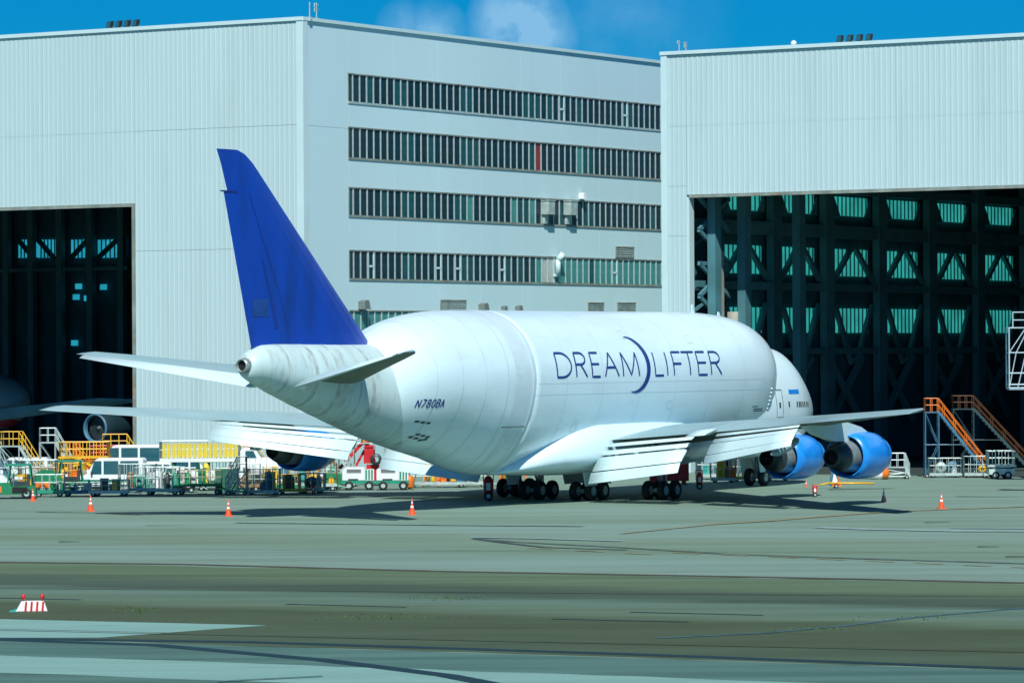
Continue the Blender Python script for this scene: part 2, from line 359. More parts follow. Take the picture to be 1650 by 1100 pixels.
ST2 = mat('faint stain', (.092, .145, .105), .7, var=.4, scale=1.5); ST3 = mat('pale repair patch', (.20, .34, .30), .8, var=.3, scale=1); ST5 = mat('teal shoulder patch', (.07, .135, .10), .8, var=.3, scale=1); ST4 = mat('brown shoulder stain', (.048, .066, .028), .8, var=.4, scale=1.2)
rb = random.Random(5)
# weeds in the shoulder joints: nobody could count them
bw = MB()
for cx, cy, sx_, sy_, n in ((725, 964, 35, 2, 160), (220, 982, 14, 2, 70), (610, 994, 50, 2, 110), (1320, 1012, 40, 2, 60), (1470, 995, 50, 3, 50)):
    for k in range(n):
        p = G(cx+random.gauss(0, sx_), cy+random.gauss(0, sy_)); a = random.uniform(0, 3.14); h = random.uniform(.02, .07); w = .03
        d = Vector((math.cos(a)*w, math.sin(a)*w, 0)); t = Vector((random.uniform(-.06, .06), random.uniform(-.06, .06), h))
        bw.faces([p-d+Vector((0, 0, .005)), p+d+Vector((0, 0, .005)), p+t], [(0, 1, 2)])
o = bw.done('grass', WEED, kind='stuff'); o['label'] = 'yellow green weeds growing in the joints of the old asphalt shoulder'; o['category'] = 'grass'

# ------------------------------------------------------------------ hangars
BA = 1.0146                                   # direction of the side walls
DS = Vector((math.cos(BA), math.sin(BA), 0)); DF = Vector((-math.sin(BA), math.cos(BA), 0))   # into depth / along the front to the left
def frame_root(name, label, corner):
    """local +X along the side wall into depth, local +Y along the front towards the left"""
    return thing(name, label, 'hangar', corner, BA)
def along(corner, d, px):
    k = (px-825)/FPX; return (k*corner.y - corner.x)/(d.x - k*d.y)
def zat(px, py, depth):
    a, b_ = ray(px, py); return CH - b_*depth
def ribbed(b, axis, a0, a1, z0, z1, pitch=.45, amp=.02, off=0.0, sign=-1, material=None, th=.25):
    """cladding sheet with vertical ribs; axis 'Y' = front wall (ribs along y at x=off), 'X' = side wall"""
    n = max(1, round((a1-a0)/pitch)); p = (a1-a0)/n; prof = []
    for k in range(n):
        s = a0+k*p; prof += [(s, 0), (s+p*.62, 0), (s+p*.70, amp), (s+p*.92, amp)]
    prof.append((a1, 0)); vs = []
    for a, d in prof:
        for z in (z0, z1):
            vs.append((off+sign*d, a, z) if axis == 'Y' else (a, off+sign*d, z))
    m = len(prof); b.faces(vs, [(2*i, 2*i+1, 2*i+3, 2*i+2) for i in range(m-1)], material)

# ---- left hangar with office annex
C1 = Vector(((490-825)/FPX*285, 285, 0)); H1 = zat(490, 33, 285)
r1 = frame_root('hangar', 'pale clad hangar at left with long window rows on its side wall', C1)
t_door = along(C1, DF, 219); dd = C1.y + DF.y*t_door; ZD = zat(219, 333, dd)
seam1 = zat(380, 401, C1.y+DF.y*6); seam2 = zat(380, 205, C1.y+DF.y*6)
LF = 110.0
ys = [0.5, 5.4, 10.4, t_door]
zs = [0, seam1, seam2, H1]
for i in range(3):
    for j in range(3):
        b = MB(); ribbed(b, 'Y', ys[i]+.004, ys[i+1]-.004, zs[j]+.012, zs[j+1]-.012); b.done('wall_panel', WALL, r1)
for a, c in ((t_door, t_door+9), (t_door+9, t_door+24), (t_door+24, LF)):
    for z0, z1 in ((ZD+.25, (ZD+H1)/2-1), ((ZD+H1)/2-1, H1)):
        b = MB(); ribbed(b, 'Y', a+.004, c-.004, z0+.008, z1-.008); b.done('wall_panel', WALL, r1)
# backing walls, roof, inner shell
b = MB(); b.box(.06, .5, .1, t_door-.02, 0, H1-.05); b.box(.06, .5, t_door, LF, ZD+.3, H1-.05); b.done('wall', TRIM, r1)
b = MB(); b.box(-.12, .02, t_door-.02, t_door+.25, 0, ZD+.25); b.box(-.14, .04, t_door+.25, LF, ZD, ZD+.24); b.done('door_frame', RUST, r1)
b = MB(); b.box(-.10, .5, -.12, .5, 0, H1+.05); b.done('corner_trim', TRIM, r1)
b = MB(); b.box(-.16, .45, -.1, LF, H1, H1+.28); b.box(-.1, 95, -.16, .45, H1+.003, H1+.26); b.done('parapet_trim', TRIM, r1)
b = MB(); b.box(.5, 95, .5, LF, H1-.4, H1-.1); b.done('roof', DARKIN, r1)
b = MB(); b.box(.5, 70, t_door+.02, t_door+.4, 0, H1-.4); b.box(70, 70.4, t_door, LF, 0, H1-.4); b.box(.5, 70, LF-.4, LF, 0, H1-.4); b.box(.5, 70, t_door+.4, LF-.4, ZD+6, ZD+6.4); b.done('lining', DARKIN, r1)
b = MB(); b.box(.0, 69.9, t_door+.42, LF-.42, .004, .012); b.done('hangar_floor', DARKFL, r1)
# back-wall windows seen through the left door
root_w = C1 + DS*69.7
def back_y(px): return along(root_w, DF, px)
for x0, x1 in ((30, 62), (62, 95), (115, 152), (158, 200)):
    y1_, y0_ = back_y(x0), back_y(x1); dep = root_w.y+DF.y*(y0_+y1_)/2; z0, z1 = zat((x0+x1)/2, 415, dep), zat((x0+x1)/2, 386, dep)
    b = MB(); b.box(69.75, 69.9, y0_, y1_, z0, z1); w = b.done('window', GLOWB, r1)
    b = MB()
    for k in range(1, 6): yy = y0_+(y1_-y0_)*k/6; b.box(69.6, 69.7, yy-.05, yy+.05, z0, z1)
    b.done('window_bar', DARKIN, w)
    b = MB(); s = random.choice((0, 1)); b.beam((69.3, y0_ if s else y1_, z0-.3), (69.3, y1_ if s else y0_, z1+.3), .3, .45); b.done('brace', DARKIN, w)
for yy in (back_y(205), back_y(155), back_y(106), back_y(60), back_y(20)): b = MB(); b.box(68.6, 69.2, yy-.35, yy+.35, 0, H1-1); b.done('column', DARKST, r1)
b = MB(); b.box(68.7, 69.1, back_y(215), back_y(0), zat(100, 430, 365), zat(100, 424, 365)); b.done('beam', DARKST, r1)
for px, py in ((124, 478), (142, 480), (128, 461), (168, 462), (121, 552)):
    yy = back_y(px); dep = root_w.y+DF.y*yy; z = zat(px, py, dep)
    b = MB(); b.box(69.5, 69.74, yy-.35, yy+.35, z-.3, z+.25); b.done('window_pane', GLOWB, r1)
# side wall facing the camera side: parts cut round window rows
RWIN = [((565, 119), (565, 165), (1070, 172), (1070, 208)), ((565, 207), (565, 254), (1070, 246), (1070, 288)),
        ((565, 302), (565, 346), (1070, 333), (1070, 370)), ((565, 402), (565, 447), (1070, 423), (1070, 460)), ((565, 499), (565, 545), (1070, 508), (1070, 545))]
t0 = along(C1, DS, 564); t1 = 62.0; tR = 95
d0 = C1.y+DS.y*t0; tR0 = along(C1, DS, 1070); d1 = C1.y+DS.y*tR0
rows = []
for a, bb, c, d in RWIN:
    zt = (zat(*a, d0)+zat(*c, d1))/2; zb = (zat(*bb, d0)+zat(*d, d1))/2; rows.append((zb, zt))
zcuts = [H1] + [v for zb, zt in rows for v in (zt, zb)] + [0]
def plainwall(a0, a1, z0, z1):
    b = MB(); n = max(1, round((a1-a0)/6.2))
    for k in range(n):
        p = a0+(a1-a0)*k/n; q = a0+(a1-a0)*(k+1)/n
        b = MB(); b.box(p+.01, q-.01, 0, .12, z0+.01, z1-.01); b.done('wall_panel', WALL2, r1)
for k in range(0, len(zcuts), 2): plainwall(t0, t1, zcuts[k+1], zcuts[k])
plainwall(.5, t0, 0, zat(530, 205, C1.y+3)); plainwall(.5, t0, zat(530, 205, C1.y+3), H1)
b = MB(); b.box(t1, tR, 0, .12, 0, H1); b.box(.5, tR, .35, .5, 0, H1-.1); b.done('wall', WALL2, r1)
PITCH = .945
proto_p = {}; proto_m = None; proto_c = None
pat = {0: {8: 1, 17: 1, 18: 1, 27: 1, 28: 1, 33: 1, 45: 1}, 1: {8: 1, 9: 1, 17: 1, 18: 1, 28: 1, 29: 3, 36: 2, 37: 1, 45: 1},
       2: {8: 1, 9: 1, 12: 1, 16: 1, 17: 1, 18: 2, 25: 2, 26: 1, 27: 1, 28: 2, 30: 1, 31: 1, 33: 1, 34: 1, 37: 1, 38: 1}, 3: {8: 1, 17: 1, 18: 1, 24: 1, 26: 1, 28: 1, 29: 2, 30: 4, 31: 4, 32: 2}}
for ri, (zb, zt) in enumerate(rows):
    rr = MB(); rr.box(t0, t1, .30, .34, zb, zt); row = rr.done('window_row', BLACK, r1)
    b = MB(); b.box(t0-.1, t1, -.07, .14, zb-.16, zb); b.done('sill', RUST if ri else GALV, row)
    b = MB(); b.box(t0-.1, t1, -.06, .14, zt, zt+.10); b.done('lintel', RUST, row)
    b = MB(); b.box(t0-.1, t0+.02, -.02, .3, zb, zt); b.done('jamb', RUST, row)
    hh = zt-zb
    bm_ = MB(); bm_.box(-.055, .055, -.03, .04, 0, hh); mull = bm_.done('mullion', FRAME, row, (t0+.55, 0, zb)); 
    n = int((t1-t0)/PITCH); made = {}
    for k in range(n):
        x = t0+.55+k*PITCH
        if k: share(mull, row, (x, 0, zb))
        kind = pat.get(ri, {}).get(k, 0)
        if kind == 0 and random.random() < .12: kind = 1
        if ri == 3 and k > 32: kind = 2 if random.random() < .85 else 1
        if ri == 4: kind = 2
        if kind not in made:
            b = MB(); b.box(-PITCH+.056, -.056, .045, .06, .02, hh-.02); made[kind] = b.done('pane', PANE[kind], row, (x, random.uniform(-.01, .01), zb))
        else: share(made[kind], row, (x, random.uniform(-.015, .015), zb))
    for k in {0: (33, 44, 52), 1: (), 2: (), 3: (3, 13, 16, 23, 32, 42, 51), 4: ()}[ri]:
        b = MB(); x = t0+.55+k*PITCH; b.box(x-PITCH+.05, x-.05, -.03, .13, hh*.42+zb, hh*.42+zb+.16); b.box(x-PITCH+.05, x-PITCH+.15, -.03, .13, zb, zt); b.box(x-.15, x-.05, -.03, .13, zb, zt); b.done('opening_sash', TRIM, row)
# wall fittings on the annex side: boxes, hoods and louvres
def side_at(px, py):
    t = along(C1, DS, px); return t, zat(px, py, C1.y+DS.y*t)
HOODM = mat('weathered hood steel', (.15, .19, .18), .6, var=.2)
def hood(px, py, label, m=HOODM, s=1.0):
    s *= .8
    t, z = side_at(px, py); p = C1+DS*t
    b = MB(); b.prism([(-.45*s, -.35*s), (.45*s, -.35*s), (.32*s, .25*s), (.1*s, .45*s), (-.45*s, .3*s)], -.75*s, .0, m); b.prism([(-.5*s, -.4*s), (.5*s, -.4*s), (.5*s, -.34*s), (-.5*s, -.34*s)], -.85*s, -.0, m)
    o = b.done('vent_hood', m, None, (p.x, p.y, z), BA); tag(o, label, 'vent hood', 'vent hoods on the annex wall'); return o
hood(582, 491, 'grey vent hood on the pale wall beside the blue tail fin', s=1.05)
hood(775, 495, 'wide grey vent hood, leftmost of three above the fuselage', s=1.0); hood(810, 497, 'middle one of three grey vent hoods above the fuselage', s=.65); hood(833, 497, 'small grey vent hood, rightmost of three above the fuselage', s=.75)
hood(937, 316, 'white vent hood on the wall above the third window row', CARW, .75)
def duct(px, py, label):
    t, z = side_at(px, py); p = C1+DS*t
    b = MB(); b.box(-.5, .5, -.75, -.02, -.55, .55, GALV); b.box(-.56, .56, -.8, -.02, .55, .62, GALV); b.box(-.3, .3, -.25, -.02, -1.3, -.55, GALV)
    o = b.done('air_duct', GALV, None, (p.x, p.y, z), BA); tag(o, label, 'air duct', 'duct boxes on the third window row'); return o
duct(878, 335, 'left grey duct box on the third window row'); duct(914, 336, 'right grey duct box on the third window row')
t, z = side_at(895, 424); p = C1+DS*t
b = MB(); b.tube((0, -.3, -.9), (0, -.3, .3), .22, 8); b.tube((0, -.3, .25), (.35, -.6, .75), .27, 8); b.box(-.35, .35, -.25, -.03, -1.1, -.9)
tag(b.done('exhaust_pipe', TRIM, None, (p.x, p.y, z), BA), 'white bent exhaust pipe on the lowest full window row', 'pipe')
for a, bb, nm in (((710, 485), (749, 499), 'louvre opening above the rear of the fuselage'), ((948, 489), (971, 503), ''), ((995, 489), (1022, 503), ''), ((993, 399), (1020, 414), '')):
    ta, za = side_at(*a); tb, zb = side_at(*bb)
    zb = min(zb, za-.65)
    b = MB(); b.box(ta, tb, -.04, -.01, zb, za); lo = b.done('louvre', BLACK, r1)
    b = MB(); b.box(ta-.1, tb+.1, -.14, -.01, za, za+.12); b.box(ta-.1, ta, -.1, -.01, zb, za); b.box(tb, tb+.1, -.1, -.01, zb, za); b.box(ta-.1, tb+.1, -.12, -.01, zb-.1, zb); b.done('louvre_frame', RUST, lo)
    for k in range(4): b = MB(); zz = zb+(za-zb)*(k+.5)/4; b.box(ta, tb, -.1, -.045, zz-.06, zz+.05); b.done('slat', GALV, lo)

# ---- right hangar
C2 = Vector(((1070-825)/FPX*301.3, 301.3, 0)); H2 = zat(1070, 90, 301.3)
r2 = frame_root('hangar', 'big pale clad hangar at right with wide open door showing dark steel framing', C2)
RW = 75.0                                           # front runs to the right: local -Y
tj = -along(C2, -DF, 1108); ZL = zat(1108, 318, C2.y-DF.y*abs(tj))
jw = abs(tj)
nseg = 4
for k in range(nseg):
    a = -jw-(RW-jw)*k/nseg; c = -jw-(RW-jw)*(k+1)/nseg
    for z0, z1 in ((ZL+.2, (ZL+H2)/2), ((ZL+H2)/2, H2)):
        b = MB(); ribbed(b, 'Y', c+.003, a-.003, z0+.006, z1-.006, amp=.026); b.done('wall_panel', WALL, r2)
for z0, z1 in ((0, ZL*.5), (ZL*.5, ZL*.86), (ZL*.86, ZL+.9), (ZL+.9, (ZL+H2)/2), ((ZL+H2)/2, H2)):
    b = MB(); ribbed(b, 'Y', -jw+.01, -.45, z0+.01, z1-.01, amp=.02); b.done('wall_panel', WALL, r2)
b = MB(); b.box(-.12, .5, -.45, .1, 0, H2+.02); b.done('corner_trim', TRIM, r2)
b = MB(); b.box(-.2, .4, -RW, .15, H2+.02, H2+.3); b.done('parapet_trim', TRIM, r2)
b = MB(); b.box(-.15, .6, -jw-.02, -jw-.3, 0, ZL); b.done('door_jamb', TRIM, r2)
b = MB(); b.box(-.22, .25, -RW, -jw-.3, ZL-.05, ZL+.18); b.done('door_head', RUST, r2)
b = MB(); b.box(.1, .6, -jw, -.1, 0, H2); b.box(.1, .6, -RW, -jw, ZL+.18, H2); b.box(.6, 80, -.4, 0, 0, H2); b.done('wall', TRIM, r2)
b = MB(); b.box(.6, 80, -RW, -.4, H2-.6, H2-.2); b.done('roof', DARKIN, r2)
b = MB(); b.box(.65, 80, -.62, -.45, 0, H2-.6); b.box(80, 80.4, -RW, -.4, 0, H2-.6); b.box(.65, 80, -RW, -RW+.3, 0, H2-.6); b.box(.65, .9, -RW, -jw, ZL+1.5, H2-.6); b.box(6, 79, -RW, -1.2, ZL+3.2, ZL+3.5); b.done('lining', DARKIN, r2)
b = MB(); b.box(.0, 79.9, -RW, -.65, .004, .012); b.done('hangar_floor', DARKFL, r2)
CW = C2 + DS*0 + (-DF)*1.0                        # inner face of the left wall
def wt(px): return along(CW, DS, px)
BAYS = [(1165, 1230), (1258, 1315), (1343, 1401), (1427, 1481), (1509, 1559), (1586, 1635), (1662, 1705)]
def zz(py): return zat(1372, py, CW.y+DS.y*wt(1372))
WR = [(zz(348), zz(318)), (zz(445), zz(402)), (zz(536), zz(497))]
for bi, (x0, x1) in enumerate(BAYS):
    a, c = wt(x0), wt(x1)
    for ri, (z0, z1) in enumerate(WR):
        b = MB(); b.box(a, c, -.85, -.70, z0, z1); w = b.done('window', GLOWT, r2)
        n = 9
        for k in range(n):
            xx = a+(c-a)*(k+.5)/n
            if k == 0: b = MB(); b.box(-.045, .045, -.05, .05, 0, z1-z0); bar = b.done('window_bar', DARKST, w, (xx, -.92, z0))
            else: share(bar, w, (xx, -.92, z0))
        m = (a+c)/2
        b = MB()
        if ri == 0:
            for s, e in ((a, a+1.1), (c, c-1.1)):
                if s == c: b.done('brace', DARKST, w); b = MB()
                b.faces([(s, -1.05, z0-.1), (e, -1.05, z0-.1), (s, -1.05, z0+1.4), (s, -1.2, z0-.1), (e, -1.2, z0-.1), (s, -1.2, z0+1.4)], [(0, 1, 2), (3, 5, 4), (0, 3, 4, 1), (1, 4, 5, 2), (2, 5, 3, 0)])
        elif ri == 1: b.beam((a-.3, -1.2, z0-.4), (m, -1.2, z1+.4), .35, .42); b.done('brace', DARKST, w); b = MB(); b.beam((c+.3, -1.2, z0-.4), (m, -1.2, z1+.4), .35, .42)
        else: b.beam((a-.1, -1.2, z1+.3), (m-.4, -1.2, z0-2.6), .35, .42); b.done('brace', DARKST, w); b = MB(); b.beam((c+.1, -1.2, z1+.3), (m+.4, -1.2, z0-2.6), .35, .42)
        b.done('brace', DARKST, w)
# main wall columns between bays, and an inner row of columns nearer the door axis
for x in (1150, 1244, 1329, 1414, 1495, 1573, 1649):
    t = wt(x); b = MB(); b.box(t-.75, t+.75, -1.6, -.95, 0, ZL+3); b.done('column', DARKST, r2)
for x, off in ((1152, 3.2), (1200, 4.0), (1288, 4.4)):
    t = along(C2-DF*off, DS, x); b = MB(); b.box(t-.5, t+.5, -off-.35, -off+.35, 0, ZL+3); b.done('column', DARKST, r2)
for za_, zb_ in ((zz(365), zz(385)), (zz(458), zz(470)), (zz(560), zz(570)), (zz(300), zz(314))):
    b = MB(); b.box(1.0, 76, -1.5, -1.0, min(za_, zb_), max(za_, zb_)); b.done('beam', DARKST, r2)
for x in (1150, 1244, 1329, 1414, 1495, 1573):
    t = wt(x); t2 = t+6.3
    b = MB(); b.beam((t, -1.3, zz(575)), (t2, -1.3, zz(680)), .4, .5); b.done('brace', DARKST, r2); b = MB(); b.beam((t2, -1.35, zz(575)), (t, -1.35, zz(680)), .4, .5); b.done('brace', DARKST, r2)
BEIGE = mat('dusty beige steel', (.30, .32, .27), .6, var=.2, scale=1)
b = MB()
for k in range(6):
    z = 6+k*2.6; b.beam((1.0, -jw+.4 if k % 2 else -jw+2.0, z), (4.5, -jw+2.0 if k % 2 else -jw+.4, z+2.6), .22, .22)
    b.beam((1.0, -jw-.5, z), (6.0, -jw-.5, z+2.6 if k % 2 else z), .25, .3); b.beam((1.0, -jw-.5, z+2.6), (6.0, -jw-.5, z), .25, .3)
b.done('door_truss', DARKST, r2)
t = along(C2-DF*2.6, DS, 1158)
b = MB(); b.box(t-.22, t+.22, -3.0, -2.6, 0, zz(415)); b.tube((t+1.5, -3.2, 0), (t+1.5, -3.2, zz(505)), .55, 12); b.done('pipe', BEIGE, r2)

# roof fittings
def floodlights(px0, px1, py, root_c, d, off_axis, grp, names):
    for k in range(4):
        px = px0+(px1-px0)*k/3; t = along(root_c, d, px); p = root_c+d*t; zr = H1 if root_c is C1 else H2
        th_ = thing('floodlight', names[k], 'floodlight', (p.x+DS.x*.6, p.y+DS.y*.6, zr+.3 if root_c is C1 else zr+.3), BA, grp)
        b = MB(); b.tube((0, 0, -.3), (0, 0, .12), .05); b.tube((0, -.22, .12), (0, .22, .12), .04); b.done('bracket', GALV, th_)
        b = MB(); b.prism([(-.40, .05), (.05, .15), (.12, .62), (-.28, .50)], -.20, .20); b.done('lamp_housing', NOZD, th_)
        b = MB(); b.faces([(-.40, -.17, .10), (-.40, .17, .10), (-.30, .17, .47), (-.30, -.17, .47)], [(0, 1, 2, 3)]); b.done('lens', CARGL, th_)
od = ('leftmost', 'second from left', 'third from left', 'rightmost')
floodlights(174, 216, 40, C1, DF, 0, 'floodlights on the left hangar roof', [f'dark floodlight on the left hangar roof edge, {w} of four' for w in od])
floodlights(1352, 1399, 66, C2, -DF, 0, 'floodlights on the right hangar roof', [f'dark floodlight on the right hangar roof edge, {w} of four' for w in od])
p = C1+DF*-0+DS*.6
def mast(px, corner, d, h, label, forks=1, H=0):
    t = along(corner, d, px); q = corner+d*t+DS*.8
    b = MB(); b.tube((0, 0, -.3), (0, 0, h), .05)
    for k in range(forks): b.tube((-.25, 0, h*(.85-.3*k)), (.25, 0, h*(.85-.3*k)), .04); b.tube((-.25, 0, h*(.7-.3*k)), (-.25, 0, h*(.95-.3*k)), .05)
    b.box(-.15, .15, -.15, .15, -.3, 0)
    tag(b.done('antenna', GALV, None, (q.x, q.y, H+.3), BA), label, 'antenna')
mast(492, C1, DF, 1.1, 'left thin antenna at the corner of the left hangar roof', 0, H1); mast(503, C1, DS, 1.15, 'right antenna with a crossbar at the left hangar roof corner', 2, H1)
mast(1089, C2, -DF, .9, 'left small antenna on the right hangar roof corner', 1, H2); mast(1100, C2, -DF, .75, 'right small antenna on the right hangar roof corner', 2, H2)
t = along(C2, -DF, 1277); q = C2-DF*t+DS*.5
b = MB(); b.tube((0, 0, -.2), (0, 0, .1), .06); b.lathe([(.1, .02), (.1, .22), (.25, .25), (.4, .16), (.45, .01)], 12, 'Z')
tag(b.done('security_camera', CARW, None, (q.x, q.y, H2+.25), BA), 'small white domed camera on the right hangar roof edge', 'camera')

# ------------------------------------------------------------------ the aircraft
PA = 1.0223; PXN, PYN = 21.397, 277.09
AX = 32.0
plane = thing('cargo_aircraft', 'huge white bulging cargo jet with plain blue tail fin and DREAMLIFTER lettering', 'aircraft', (PXN-AX*math.cos(PA), PYN-AX*math.sin(PA), 0), PA)
def L(x, y, z): return Vector((AX-x, -y, z))
NOSE = [(.8, 5.25, 5.12, .05, 5.2), (.9, 5.62, 4.75, .4, 5.2), (1.2, 6.1, 4.35, .8, 5.2), (1.7, 6.6, 3.95, 1.22, 5.2), (2.6, 7.3, 3.4, 1.72, 5.2), (3.5, 7.95, 3.0, 2.12, 5.2), (4.4, 8.6, 2.72, 2.45, 5.2), (5.4, 9.25, 2.45, 2.74, 5.2), (6.5, 9.7, 2.28, 2.96, 5.2), (8, 9.85, 2.1, 3.12, 5.2), (11, 9.9, 1.98, 3.25, 5.2), (20, 9.9, 1.98, 3.25, 5.2)]
HUMP = [(8.2, 9.3, 7.6, .3, 8.2), (8.6, 9.95, 6.5, 1.3, 8.1), (9.4, 10.55, 5.0, 2.2, 8.0), (10.5, 11.05, 3.6, 2.95, 7.9), (11.6, 11.45, 2.6, 3.45, 7.9), (13, 11.8, 2.15, 3.8, 7.9), (15.5, 12.08, 1.95, 4.08, 7.9), (19, 12.2, 1.93, 4.19, 7.9), (45.4, 12.2, 1.93, 4.19, 7.9),
        (47.5, 12.2, 2.15, 4.19, 7.9), (50, 12.15, 2.75, 4.12, 7.9), (52, 12.02, 3.3, 3.95, 7.9), (54, 11.75, 3.6, 3.72, 7.95), (55.5, 11.4, 4.0, 3.42, 7.95), (56.8, 10.9, 4.5, 2.95, 7.9), (57.8, 10.3, 5.1, 2.25, 7.8), (58.4, 9.6, 5.8, 1.2, 7.7)]
TAIL = [(44, 10.1, 2.0, 3.2, 6.2), (50, 10.1, 2.85, 2.8, 6.4), (54, 10.1, 3.62, 2.5, 6.7), (57.7, 10.12, 4.42, 2.3, 7.1), (60.5, 10.14, 5.2, 2.1, 7.5), (63.6, 10.15, 6.1, 1.8, 8.1), (66.8, 10.15, 7.05, 1.35, 8.6), (68.6, 10.08, 7.65, 1.12, 8.9), (69.4, 9.85, 7.95, .9, 8.95), (69.9, 9.6, 8.15, .68, 8.9), (70.1, 9.35, 8.4, .44, 8.9)]
FAIR = [(18, 4.0, 2.1, 2.6, 3.2), (21, 4.9, 1.9, 3.4, 3.2), (25, 5.4, 1.72, 4.2, 3.2), (30, 5.55, 1.66, 4.4, 3.2), (36, 5.5, 1.66, 4.35, 3.2), (38.5, 5.1, 1.7, 4.1, 3.1), (41, 4.2, 1.78, 3.5, 2.9), (43.2, 3.1, 1.88, 2.6, 2.5), (44.6, 2.3, 1.95, 1.4, 2.1)]
def half(tab, x, z, eu, el):
    zt, zb, w, zm = interp(tab, x); 
    h = (zt-zm) if z > zm else (zm-zb); e = eu if z > zm else el; q = abs(z-zm)/h
    return 0 if q >= 1 else w*(1-q**e)**(1/e)
HE = (2.0, 1.8)
def loft(tab, x0, x1, step, eu, el, n=64):
    b = MB(); xs = []; x = x0
    keys = sorted(set([t[0] for t in tab if x0 <= t[0] <= x1] + [x0, x1]))
    for a, c in zip(keys, keys[1:]):
        m = max(1, math.ceil((c-a)/step)); xs += [a+(c-a)*k/m for k in range(m)]
    xs.append(x1); vs = []
    for x in xs:
        zt, zb, w, zm = interp(tab, x)
        for k in range(n):
            t = 2*math.pi*k/n; c, s = math.cos(t), math.sin(t); e = eu if s >= 0 else el; h = zt-zm if s >= 0 else zm-zb
            vs.append(L(x, w*math.copysign(abs(c)**(2/e), c), zm+h*math.copysign(abs(s)**(2/e), s)))
    fs = [(i*n+k, i*n+(k+1) % n, (i+1)*n+(k+1) % n, (i+1)*n+k) for i in range(len(xs)-1) for k in range(n)]
    fs += [tuple(range(n)), tuple(range((len(xs)-1)*n, len(xs)*n))]
    b.faces(vs, fs, None, True); 
    return b
fus = loft(HUMP, 8.2, 45.35, 1.0, *HE).done('fuselage', WHITE, plane)
loft(HUMP, 45.37, 58.3, .6, *HE).done('swing_tail', WHITE, plane)
nose = loft(NOSE, .8, 20, .3, 2.0, 2.0).done('nose', WHITE, plane)
tailc = loft(TAIL, 44, 70.1, .6, 2.0, 1.9).done('tail_cone', TAILW, plane)
loft(FAIR, 18, 44.6, .6, 2.6, 2.4).done('wing_fairing', WHITE, plane)
SEAM = mat('seam sealant grey', (.50, .67, .73), .6, var=.1)
BANDM = mat('slightly greyer white paint', (.62, .70, .74), .3, var=.04)
def ringband(tab, x0, x1, off, eu, el, name, m, parent, n=64, z_lo=-99):
    b = MB(); vs = []
    for x in (x0, x1):
        zt, zb, w, zm = interp(tab, x)
        for k in range(n):
            t = 2*math.pi*k/n; c, s = math.cos(t), math.sin(t); e = eu if s >= 0 else el; h = (zt-zm if s >= 0 else zm-zb)+off
            vs.append(L(x, (w+off)*math.copysign(abs(c)**(2/e), c), zm+h*math.copysign(abs(s)**(2/e), s)))
    b.faces(vs, [(k, (k+1) % n, n+(k+1) % n, n+k) for k in range(n)], None, True); return b.done(name, m, parent)
ringband(HUMP, 45.0, 45.34, .012, *HE, 'seam_ring', SEAM, fus)
ringband(HUMP, 45.6, 47.4, .010, *HE, 'paint_band', mat('slightly darker white paint', (.56, .72, .77), .35, var=.05), fus)  # wide band a little darker than the skin around it
ringband(HUMP, 48.2, 48.28, .008, *HE, 'seam_ring', SEAM, fus)
for x, xw in ((59.9, .3), (61.2, .1), (63.0, .35), (65.0, .3), (67.4, .22)): ringband(TAIL, x, x+xw, .010, 2.0, 1.9, 'panel_joint', mat('sooty joint', (.44, .56, .55), .6, var=.3, scale=1.5, dirt=(.22, .23, .18), dirt_amt=.6, dirt_scale=1.2), tailc)
SKINL = mat('faint skin joint', (.50, .67, .72), .45, var=.15, scale=2)
for x in (17.5, 22.3, 27.1, 31.9, 36.7, 41.2): ringband(HUMP, x, x+.05, .006, *HE, 'skin_joint', SKINL, fus)
for x in (50.6, 52.9, 55.2): ringband(HUMP, x, x+.05, .010, *HE, 'skin_joint', SKINL, fus)
# tail exhaust
b = MB(); b.lathe([(0, .46), (-.30, .44), (-.62, .36), (-.60, .31), (-.25, .30)], 20, 'X', L(69.9, 0, 8.92)); b.done('exhaust_pipe', NOZ, plane)
b = MB(); b.lathe([(-.42, .0), (-.42, .31)], 20, 'X', L(69.9, 0, 8.92)); b.done('exhaust_opening', BLACK, plane)
# hump surface mapping, starboard side
def surf(x, z, off=.02): return L(x, half(HUMP, x, z, *HE)+off, z)
def nsurf(x, z, off=.02): return L(x, half(NOSE, x, z, 2, 2)+off, z)
def stroke(b, pts, w, f, step=.25):
    """flat lettering stroke: polyline in (station, height), width w, laid on the skin"""
    dense = []
    for a, c in zip(pts, pts[1:]):
        d = math.dist(a, c); m = max(1, math.ceil(d/step)); dense += [(a[0]+(c[0]-a[0])*k/m, a[1]+(c[1]-a[1])*k/m) for k in range(m)]
    dense.append(pts[-1]); vs = []; n = len(dense)
    for k in range(n):
        p, q = dense[max(0, k-1)], dense[min(n-1, k+1)]; dx, dz = q[0]-p[0], q[1]-p[1]; l = math.hypot(dx, dz) or 1; nx, nz = -dz/l, dx/l
        ww = w(k/(n-1))/2 if callable(w) else w/2
        vs += [f(dense[k][0]+nx*ww, dense[k][1]+nz*ww), f(dense[k][0]-nx*ww, dense[k][1]-nz*ww)]
    b.faces(vs, [(2*k, 2*k+1, 2*k+3, 2*k+2) for k in range(n-1)])
def arc(cx, cy, rx, ry, a0, a1, n=14): return [(cx+rx*math.cos(R(a0+(a1-a0)*k/n)), cy+ry*math.sin(R(a0+(a1-a0)*k/n))) for k in range(n+1)]
